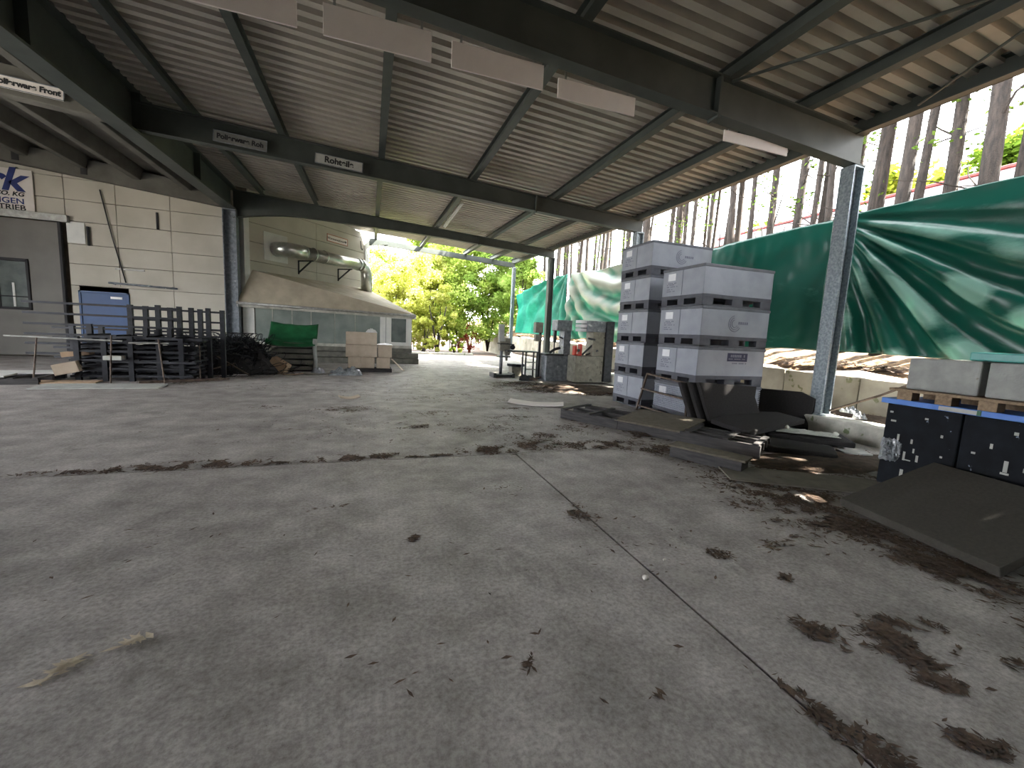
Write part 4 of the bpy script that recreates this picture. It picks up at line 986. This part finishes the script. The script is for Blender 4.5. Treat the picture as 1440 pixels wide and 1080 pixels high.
TR = [(11.0, 4.63, .12, 6.8), (10.7, 4.86, .17, 5.5), (10.9, 5.08, .09, 5.5), (11.2, 5.73, .14, 5.2), (11.0, 6.2, .11, 6.0), (10.8, 6.25, .15, 6.0), (11.2, 6.98, .12, 7.0), (10.9, 7.08, .1, 7),
      (11.0, 7.88, .1, 7), (11.4, 8.45, .16, 7), (11.0, 8.42, .09, 7), (11.0, 8.8, .13, 7), (11.2, 9.85, .13, 7), (10.9, 10.2, .09, 7), (11.1, 11.1, .13, 7), (11.0, 11.55, .1, 7),
      (11.2, 12.2, .1, 7), (11.0, 12.75, .09, 7), (11.4, 13.6, .09, 7), (11.0, 13.75, .12, 7), (11.3, 14.6, .12, 7), (11.2, 15.7, .22, 7), (12, 18.8, .12, 7), (11.5, 19.7, .14, 7), (12.5, 21.8, .13, 7), (11.5, 21.6, .12, 7),
      (12.2, 24.2, .15, 7), (11.6, 24.5, .12, 7), (13, 27.5, .17, 7), (12, 26.8, .13, 7), (13.5, 30, .16, 7),
      (10.9, 3.3, .15, 7), (11.4, 2.1, .14, 7), (10.8, .6, .15, 7), (11.3, -1.2, .15, 7), (12.9, 3.0, .16, 7), (13.2, .2, .16, 7), (13.4, 5.1, .13, 7), (13.6, 9.3, .12, 7), (13.2, 13, .13, 7), (13.8, 17, .15, 7), (12.8, -2.6, .15, 7), (12.5, -1.7, .14, 7), (13.5, 2.0, .13, 7), (13.9, 3.9, .13, 7), (12.3, -4.2, .14, 7)]  # trees at the end of the list are added unseen, to block sun
N_CROWN = len(TR)
rnd = random.Random(99)
for k in range(26): TR.append((rnd.uniform(11.6, 15.5), 14.5 + k * .78 + rnd.uniform(-.3, .3), rnd.uniform(.07, .11), 7))
ORD = ('first', 'second', 'third', 'fourth', 'fifth', 'sixth', 'seventh', 'eighth', 'ninth', 'tenth', 'eleventh', 'twelfth', 'thirteenth', 'fourteenth', 'fifteenth', 'sixteenth', 'seventeenth', 'eighteenth', 'nineteenth', 'twentieth', 'twenty-first', 'twenty-second', 'twenty-third', 'twenty-fourth', 'twenty-fifth', 'twenty-sixth', 'twenty-seventh', 'twenty-eighth', 'twenty-ninth', 'thirtieth')
def zone(x, y):
    a = math.degrees(math.atan2(x, y))
    if x > 12.8 and y < 14.3: return 'back'
    if a > 68: return 'out'
    if a > 56: return 'near'
    if a > 42.5: return 'mid'
    if a > 31.5: return 'stack'
    return 'far'
ZTXT = {'near': '%s trunk past the galvanised column, above the near dark tarp', 'mid': '%s trunk above the smooth dark tarp, counted from the galvanised column',
        'stack': '%s thin trunk seen above the grey box stacks, counted from the dark tarp', 'far': '%s trunk above the pale tarp, counted from the box stacks',
        'back': '%s trunk of the second row higher up the bank', 'out': '%s trunk of the row beside the viewpoint'}
rank = {}
for zn in ZTXT:
    m = [i for i, q in enumerate(TR) if zone(q[0], q[1]) == zn]
    m.sort(key=lambda i: math.atan2(TR[i][0], TR[i][1]), reverse=zn != 'near')
    for k, i in enumerate(m): rank[i] = ZTXT[zn] % ORD[k]
for i, (x, y, r, _) in enumerate(TR):
    z = bankz(x, y) - .1; h = 11.0; rnd = random.Random(i); r *= .82
    t = thing('tree', rank[i], 'tree', (x, y, z), group='trees on the bank behind the tarps')
    lean = (rnd.uniform(-.03, .05), rnd.uniform(-.05, .03)); kink = .07 if i in (3, 12, 22) else .02
    pts, rs = trunk_mesh(r, h, lean, i, kink)
    MB().tube(pts, rs, 9).build('trunk', 'bark', t, smooth=True)
    for q in range(6):
        zz = rnd.uniform(1.6, 8.0); k = int(zz / h * 10); p = Vector(pts[k]); a = rnd.uniform(0, 2 * PI); L = rnd.uniform(.5, 1.6)
        d = Vector((math.cos(a), math.sin(a), rnd.uniform(-.3, .8)))
        MB().tube([p, p + d * L * .5 + Vector((0, 0, .05)), p + d * L + Vector((rnd.uniform(-.2, .2), rnd.uniform(-.2, .2), rnd.uniform(-.1, .3)))], [r * .22, r * .15, r * .06], 5).build('branch', 'bark', t)
    m = leaf_cloud([((pts[4][0] + rnd.uniform(-.7, .7), pts[4][1] + rnd.uniform(-.7, .7), rnd.uniform(3.6, 6)), .4) for q in range(2)], 22, .07, 1, i)
    m.build('low_sprays', 'leaf_dark', t)
    if i >= N_CROWN: continue
    c = bpy.data.objects.new('crown', crown_data(i % 4)); COL.objects.link(c); c.parent = t; p = pts[8]
    c.location = (p[0], p[1], max(9.6 - z, p[2] + rnd.uniform(-.4, .8) - z * .3 + .8)); c.rotation_euler = (0, 0, rnd.uniform(0, 6))
# thin saplings by the tarp edge
for i, (x, y, dy, h) in enumerate(((10.6, 9.55, -.5, 3.4), (10.5, 8.9, .35, 3.2), (10.5, 9.05, .5, 2.6), (10.7, 11.0, .3, 3.0), (10.6, 13.2, -.4, 3.2), (10.6, 16.4, .3, 3.3))):
    b = MB(); z = bankz(x, y) + .9; b.tube([(x, y, z - 1), (x, y + dy * .4, z + h * .5), (x + .1, y + dy, z + h)], [.04, .03, .015], 6)
    b.tube([(x, y + dy * .3, z + h * .4), (x, y - dy * .5, z + h * .75)], [.02, .01], 5)
    tag(b.build('sapling', 'bark'), 'thin bare sapling behind the tarp edge, %s' % ('leaning over', 'forked low', 'short and bent', 'near the box stacks', 'above the pale tarp', 'by the far column')[i], 'sapling', 'thin saplings behind the tarps')

# foliage at the open far end
def bush(name, label, m, loc, R_, H, n, per, size, seed, group, stems=3, trunk=.07, bark='bark'):
    rnd = random.Random(seed); t = thing(name, label, 'shrub' if 'shrub' in name else 'tree', loc, group=group)
    st = MB()
    for q in range(stems):
        a = rnd.uniform(0, 2 * PI); e = Vector((math.cos(a) * R_ * .5, math.sin(a) * R_ * .3, H * rnd.uniform(.6, .85)))
        st.tube([(0, 0, -.05), tuple(e * .35 + Vector((0, 0, .2))), tuple(e)], [trunk, trunk * .75, trunk * .3], 7)
    st.build('stems', bark, t, smooth=True)
    cl = []
    for q in range(n):
        a = rnd.uniform(0, 2 * PI); zz = rnd.uniform(.08, 1.0) ** .8; rr = R_ * math.sqrt(rnd.random()) * (1.05 - .55 * max(0, zz - .55) * 2)
        cl.append(((rr * math.cos(a), rr * math.sin(a) * .8, zz * H), rnd.uniform(.35, .7) * R_ * .4))
    leaf_cloud(cl, int(per * 2.2), size * .72, 1.15, seed + 1).build('foliage', m, t)
    return t
GB = 'bright shrubs at the open far end'
bush('tall_shrub', 'tall yellow-green shrub next to the duct wall end', 'leaf_yellow', (1.5, 29.0, 0), 2.0, 5.6, 60, 110, .16, 1, GB)
bush('tall_shrub', 'sunlit yellow tree behind the carton stack, filling the opening', 'leaf_yellow', (3.6, 31.0, 0), 2.4, 6.6, 80, 110, .17, 2, GB)
bush('tall_shrub', 'dense green tree in the middle of the opening', 'leaf_green', (6.4, 31.5, 0), 2.9, 8.6, 130, 110, .17, 3, GB)
bush('tall_shrub', 'deep green tree reaching up behind the end rafter', 'leaf_mid', (8.4, 30.6, .2), 2.3, 8.0, 110, 110, .16, 4, GB)
bush('tall_shrub', 'green tree overhanging the retaining wall beside the far tarp', 'leaf_mid', (10.1, 28.4, 1.35), 1.7, 5.6, 90, 110, .14, 5, GB)
bush('tall_shrub', 'pale green bush behind the yellow one, against the sky', 'leaf_green', (.6, 34, 0), 2.2, 7.2, 55, 90, .2, 6, GB)
bush('tall_shrub', 'yellow-green tree standing behind the dense green one', 'leaf_green', (5.0, 36, .2), 3.0, 9.6, 80, 110, .22, 7, GB)
bush('low_shrub', 'low yellow shrub beside the lean-to plinth', 'leaf_yellow', (3.35, 27.8, 0), .9, 2.2, 26, 80, .11, 8, GB)
bush('low_shrub', 'low green plant in the yard in front of the red bush', 'leaf_green', (5.5, 28.6, 0), .6, 1.2, 14, 80, .1, 9, GB)
bush('low_shrub', 'reddish bush by the far end of the retaining wall', 'leaf_red', (6.8, 29.6, 0), .9, 2.0, 20, 60, .09, 10, GB, stems=5, bark='bark_red')
bush('multi_stem_tree', 'forked bare-stemmed young tree in the yard, in front of the yellow shrubs', 'leaf_yellow', (4.25, 28.2, 0), 1.2, 4.4, 26, 60, .12, 11, GB, stems=4, trunk=.09)
# hedge trees further away and up the hill
for i in range(9):
    bush('hill_tree', 'leafy tree on the hill beyond the long house, %s' % ('first from the viewpoint', 'second from the viewpoint', 'third along', 'fourth along', 'fifth along', 'sixth along', 'seventh along', 'eighth along', 'last along')[i],
         ('hill_green', 'hill_yellow', 'hill_green')[i % 3], (33 + (i % 2) * 2, -2 + i * 5.2, 6.0), 4.2, (9.6, 10.0, 8.8, 7.6, 6.4, 5.6, 5.2, 5.0, 4.8)[i], 70, 90, .34, 30 + i, 'trees on the hill', trunk=.2)
gf = thing('garden_fence', 'pale post and rail fence in the yard before the shrubs', 'fence', (3.2, 33.2, 0))
for x in (0, 1.4, 2.8): MB().bx(x - .05, x + .05, -.05, .05, 0, 2.75).build('post', 'trim_white', gf)
MB().bx(0, 2.8, -.03, .03, 2.65, 2.75).build('rail', 'trim_white', gf)
# long house up the bank
hs = thing('house', 'long house with red ridge tiles and a mauve tiled roof beyond the trunks', 'house', (22, 3.0, 3.8))
MB().bx(.3, 6, 0, 23, 0, 4.2).build('house_wall', 'render', hs)
MB().prism([(-.1, -.3, 4.05), (3.2, -.3, 5.5), (3.2, -.3, 5.62), (-.1, -.3, 4.17)], (0, 23.6, 0)).build('roof', 'roof_tile', hs)
MB().prism([(6.5, -.3, 4.05), (3.2, -.3, 5.5), (3.2, -.3, 5.62), (6.5, -.3, 4.17)], (0, 23.6, 0)).build('roof', 'roof_tile', hs)
MB().tube([(3.2, -.35, 5.62), (3.2, 23.4, 5.62)], .16, 8).build('ridge', 'roof_ridge', hs)
MB().bx(-.16, -.08, -.3, 23.3, 4.0, 4.18).build('eave_board', 'roof_ridge', hs)
for q in range(10): MB().bx(.7, 1.5, 1 + q * 2.2, 2.3 + q * 2.2, 4.45, 4.5, Matrix.Translation((0, 0, 0)) ).build('skylight', 'trim_white', hs).rotation_euler = (0, R(0), 0)

# ------------------------------------------------------------------ leaf litter
def litter(name, label, patches, seed, zf=lambda x, y: 0.0, size=.035, m='leaf_litter', pile=.02):
    rnd = random.Random(seed); v = []; f = []
    for (x, y, rx, ry, rot, n) in patches:
        c, s = math.cos(R(rot)), math.sin(R(rot))
        for i in range(n):
            a, b = rnd.gauss(0, .45) * rx, rnd.gauss(0, .45) * ry
            k = noise.noise(Vector((a * 5 + x, b * 5 + y, seed)))
            if k < -.12: continue
            px, py = x + a * c - b * s, y + a * s + b * c
            z = zf(px, py) + rnd.uniform(.002, .006) + rnd.random() * pile * max(0, 1 - abs(a / rx) - abs(b / ry))
            th = rnd.uniform(0, 2 * PI); L = size * rnd.uniform(.5, 1.4); W = L * rnd.uniform(.12, .4); t1, t2 = rnd.uniform(-.25, .35), rnd.uniform(-.3, .3)
            ux, uy = math.cos(th), math.sin(th)
            o = len(v)
            v += [(px - ux * L, py - uy * L, z + abs(t1) * L * .5), (px + uy * W, py - ux * W, z + .002 + max(0, t2) * W), (px + ux * L, py + uy * L, z + max(0, t1) * L), (px - uy * W, py + ux * W, z + .002 + max(0, -t2) * W)]
            f += [(o, o + 1, o + 3), (o + 1, o + 2, o + 3)]
    g = MB(); g.v = v; g.f = f; g.mi = [0] * len(f)
    return tag(g.build(name, m), label, 'leaves', None, 'stuff')
litter('leaf_litter', 'brown leaves gathered along the cross joint of the concrete', [(-1.85, 5.29, .62, .15, 1, 1500), (-2.6, 5.25, .6, .08, 0, 600), (-1.1, 5.22, .5, .05, 0, 350), (-.15, 5.28, .5, .12, 3, 1200), (.75, 5.2, .4, .04, 0, 260), (1.55, 5.34, .4, .2, 0, 1100), (2.3, 5.5, .5, .25, 6, 900), (3.2, 5.35, .7, .22, 2, 1200), (4.0, 5.0, .5, .3, -10, 800)], 1)
litter('leaf_litter', 'brown leaves scattered over the open concrete beyond the joint', [(-.44, 8.46, .55, .35, 0, 600), (-1.88, 8.78, .3, .14, 0, 140), (1.9, 6.6, .8, .4, 10, 260), (2.6, 7.4, .6, .3, 0, 220), (1.1, 8.0, .5, .25, 0, 150), (3.4, 6.4, .5, .4, -30, 350), (2.9, 9.4, .5, .2, 0, 160), (1.5, 9.6, .9, .5, 0, 170), (3.2, 11.0, 1.0, .7, 0, 260), (2.6, 6.0, .6, .2, 0, 320), (.2, 10.5, 1.6, .9, 0, 160), (-2.5, 11.5, 1.2, .7, 0, 120), (2.8, 14.0, 1.6, 1.6, 0, 200), (0, 7.0, 2.5, 1.2, 0, 260), (1.5, 12.5, 2.2, 1.5, 0, 420), (3.0, 8.3, .35, .15, 0, 200), (.9, 6.9, .4, .12, 10, 160), (2.0, 10.2, .5, .15, 0, 180), (4.6, 18, 2.2, 2.5, 0, 500), (5.5, 22, 2.5, 2.2, 0, 700)], 2)
litter('leaf_litter', 'brown leaf patches on the near concrete', [(1.82, 3.23, .14, .2, 0, 300), (2.41, 1.5, .1, .12, 40, 170), (2.84, 1.34, .22, .15, -40, 620), (2.74, 1.2, .2, .1, -50, 420), (3.0, 1.42, .12, .06, -30, 120), (2.66, 1.06, .13, .07, -40, 200), (3.23, 1.33, .14, .07, -30, 120), (2.4, .82, .14, .06, -40, 160), (1.88, 1.12, .06, .22, 8, 240), (1.95, .9, .1, .16, 0, 150), (1.24, 1.42, .05, .05, 0, 40), (2.53, 2.32, .12, .08, 0, 110), (3.1, 2.35, .15, .1, 0, 60), (2.75, 1.95, .06, .06, 0, 50), (.76, 1.71, .07, .04, 20, 24), (.34, 3.08, .05, .04, 0, 60), (-.25, 3.8, .18, .06, 8, 60), (1.3, 3.9, .3, .2, 0, 40), (3.3, 1.02, .15, .1, 0, 90), (2.0, 2.6, .6, .5, 0, 50), (.4, 2.2, 1.1, .9, 0, 40), (-1.5, 3.2, 1.0, .8, 0, 30), (3.6, 3.04, .22, .12, -10, 260)], 3, size=.026, pile=.01)
litter('leaf_litter', 'thick band of brown leaves beside the crates and the leaning sheet', [(4.15, 2.5, .3, .55, 8, 2600), (4.12, 1.75, .28, .5, 10, 1700), (4.35, 3.1, .6, .35, -30, 2200), (5.6, 3.9, 1.2, .5, -25, 3600), (6.6, 4.3, .8, .4, -20, 2400), (4.6, 3.6, .7, .4, -30, 2000), (3.75, 2.6, .4, .5, 0, 260), (4.0, 3.6, .5, .3, -20, 400), (7.2, 5.2, .5, .5, 0, 500), (3.95, 1.15, .3, .3, 0, 160), (4.3, 4.4, .4, .3, 0, 420), (5.0, 4.5, .6, .4, 0, 600), (4.6, 1.2, .3, .3, 0, 300)], 4, pile=.03)
litter('leaf_litter', 'leaves and debris round the feet of the bandsaws and the grey stacks', [(5.6, 11.7, 1.1, .8, 0, 6000), (6.6, 11.3, .9, .8, 0, 4500), (4.6, 12.6, .9, .5, 0, 1600), (4.7, 11.0, 1.0, .5, 0, 1500), (6.3, 10.5, .9, .6, 0, 2400), (4.0, 12.0, .8, .5, 0, 500), (3.9, 7.2, .3, .7, 0, 300), (4.4, 5.9, .3, .7, -30, 500)], 5, size=.05, pile=.06)
tag(mound((6.2, 11.4, -.02), (1.5, 1.0, .13), 17, 24).build('soil_heap', 'dirt', smooth=True), 'low dark heap of soil and leaves in front of the bandsaws', 'soil', None, 'stuff')
tag(mound((6.2, 4.05, -.01), (1.5, .6, .07), 27, 24).build('soil_heap', 'dirt', smooth=True), 'flat dark drift of soil between the crates and the dark pallets', 'soil', None, 'stuff')
litter('leaf_litter', 'debris on the floor in front of the scrap heap and shed', [(-3.8, 13.6, 1.2, .5, 20, 900), (-2.4, 14.6, 1.0, .4, 0, 500), (-.6, 15.0, 1.4, .5, 0, 400), (1.8, 17.5, .8, 1.0, 0, 450), (-4.4, 12.3, .6, .4, 0, 400)], 6)
litter('leaf_litter', 'sunlit dry leaves heaped along the top of the retaining wall', [(9.62, yy, .2, .8, 0, 380) for yy in [q * .9 - 1 for q in range(32)]], 7, zf=lambda x, y: max(1.1, bankz(x, y)) + .06, size=.07, pile=.1)
litter('leaf_litter', 'leaves on the soil strip behind the kerb', [(8.85, yy, .3, .8, 0, 130) for yy in [q * 1.0 for q in range(26)]], 8, zf=lambda x, y: .33 + .1 * (x - 8.5), size=.04)
litter('straw_wisp', 'pale wisp of straw on the near concrete', [(-1.3, 2.26, .09, .03, 55, 34), (-1.1, 2.36, .1, .012, 25, 10)], 9, size=.04, m='straw', pile=.02)
litter('straw_wisp', 'small dark wisp of debris on the concrete towards the middle', [(.33, 3.1, .06, .04, 40, 50)], 10, size=.025, m='leaf_litter', pile=.01)

# ------------------------------------------------------------------ daylight
W = bpy.data.worlds.new('World'); S.world = W; W.use_nodes = True
nt = W.node_tree; bg = nt.nodes['Background']
bg.inputs[0].default_value = (.93, .95, 1.0, 1); bg.inputs[1].default_value = 2.2
sd = bpy.data.lights.new('sun', 'SUN'); sd.energy = 13.0; sd.angle = R(.6); sd.color = (1.0, .93, .82)
so = bpy.data.objects.new('sun', sd); COL.objects.link(so); so.location = (20, 8, 25)
d = Vector((-1.0, .45, -1.22)); so.rotation_euler = d.to_track_quat('-Z', 'Y').to_euler()

# ------------------------------------------------------------------ camera
f = 588.0; yaw, pitch, roll = R(-18.95), R(-6.92), R(2.75)
Rz = Matrix.Rotation(yaw, 3, 'Z')
fwd = Rz @ Vector((0, math.cos(pitch), math.sin(pitch))); right = Rz @ Vector((1, 0, 0)); up = right.cross(fwd)
r2 = right * math.cos(roll) + up * math.sin(roll); u2 = -right * math.sin(roll) + up * math.cos(roll)
cd = bpy.data.cameras.new('camera'); co = bpy.data.objects.new('camera', cd); COL.objects.link(co)
cd.sensor_fit = 'HORIZONTAL'; cd.sensor_width = 36; cd.lens = f * 36 / 1440; cd.clip_end = 500; cd.clip_start = .05
mw = Matrix((r2, u2, -fwd)).transposed().to_4x4(); mw.translation = (0, 0, 1.6); co.matrix_world = mw
S.camera = co
S.view_settings.view_transform = 'Standard'; S.view_settings.look = 'None'; S.view_settings.gamma = 1; S.view_settings.use_curve_mapping = False
S.view_settings.exposure = 2.85
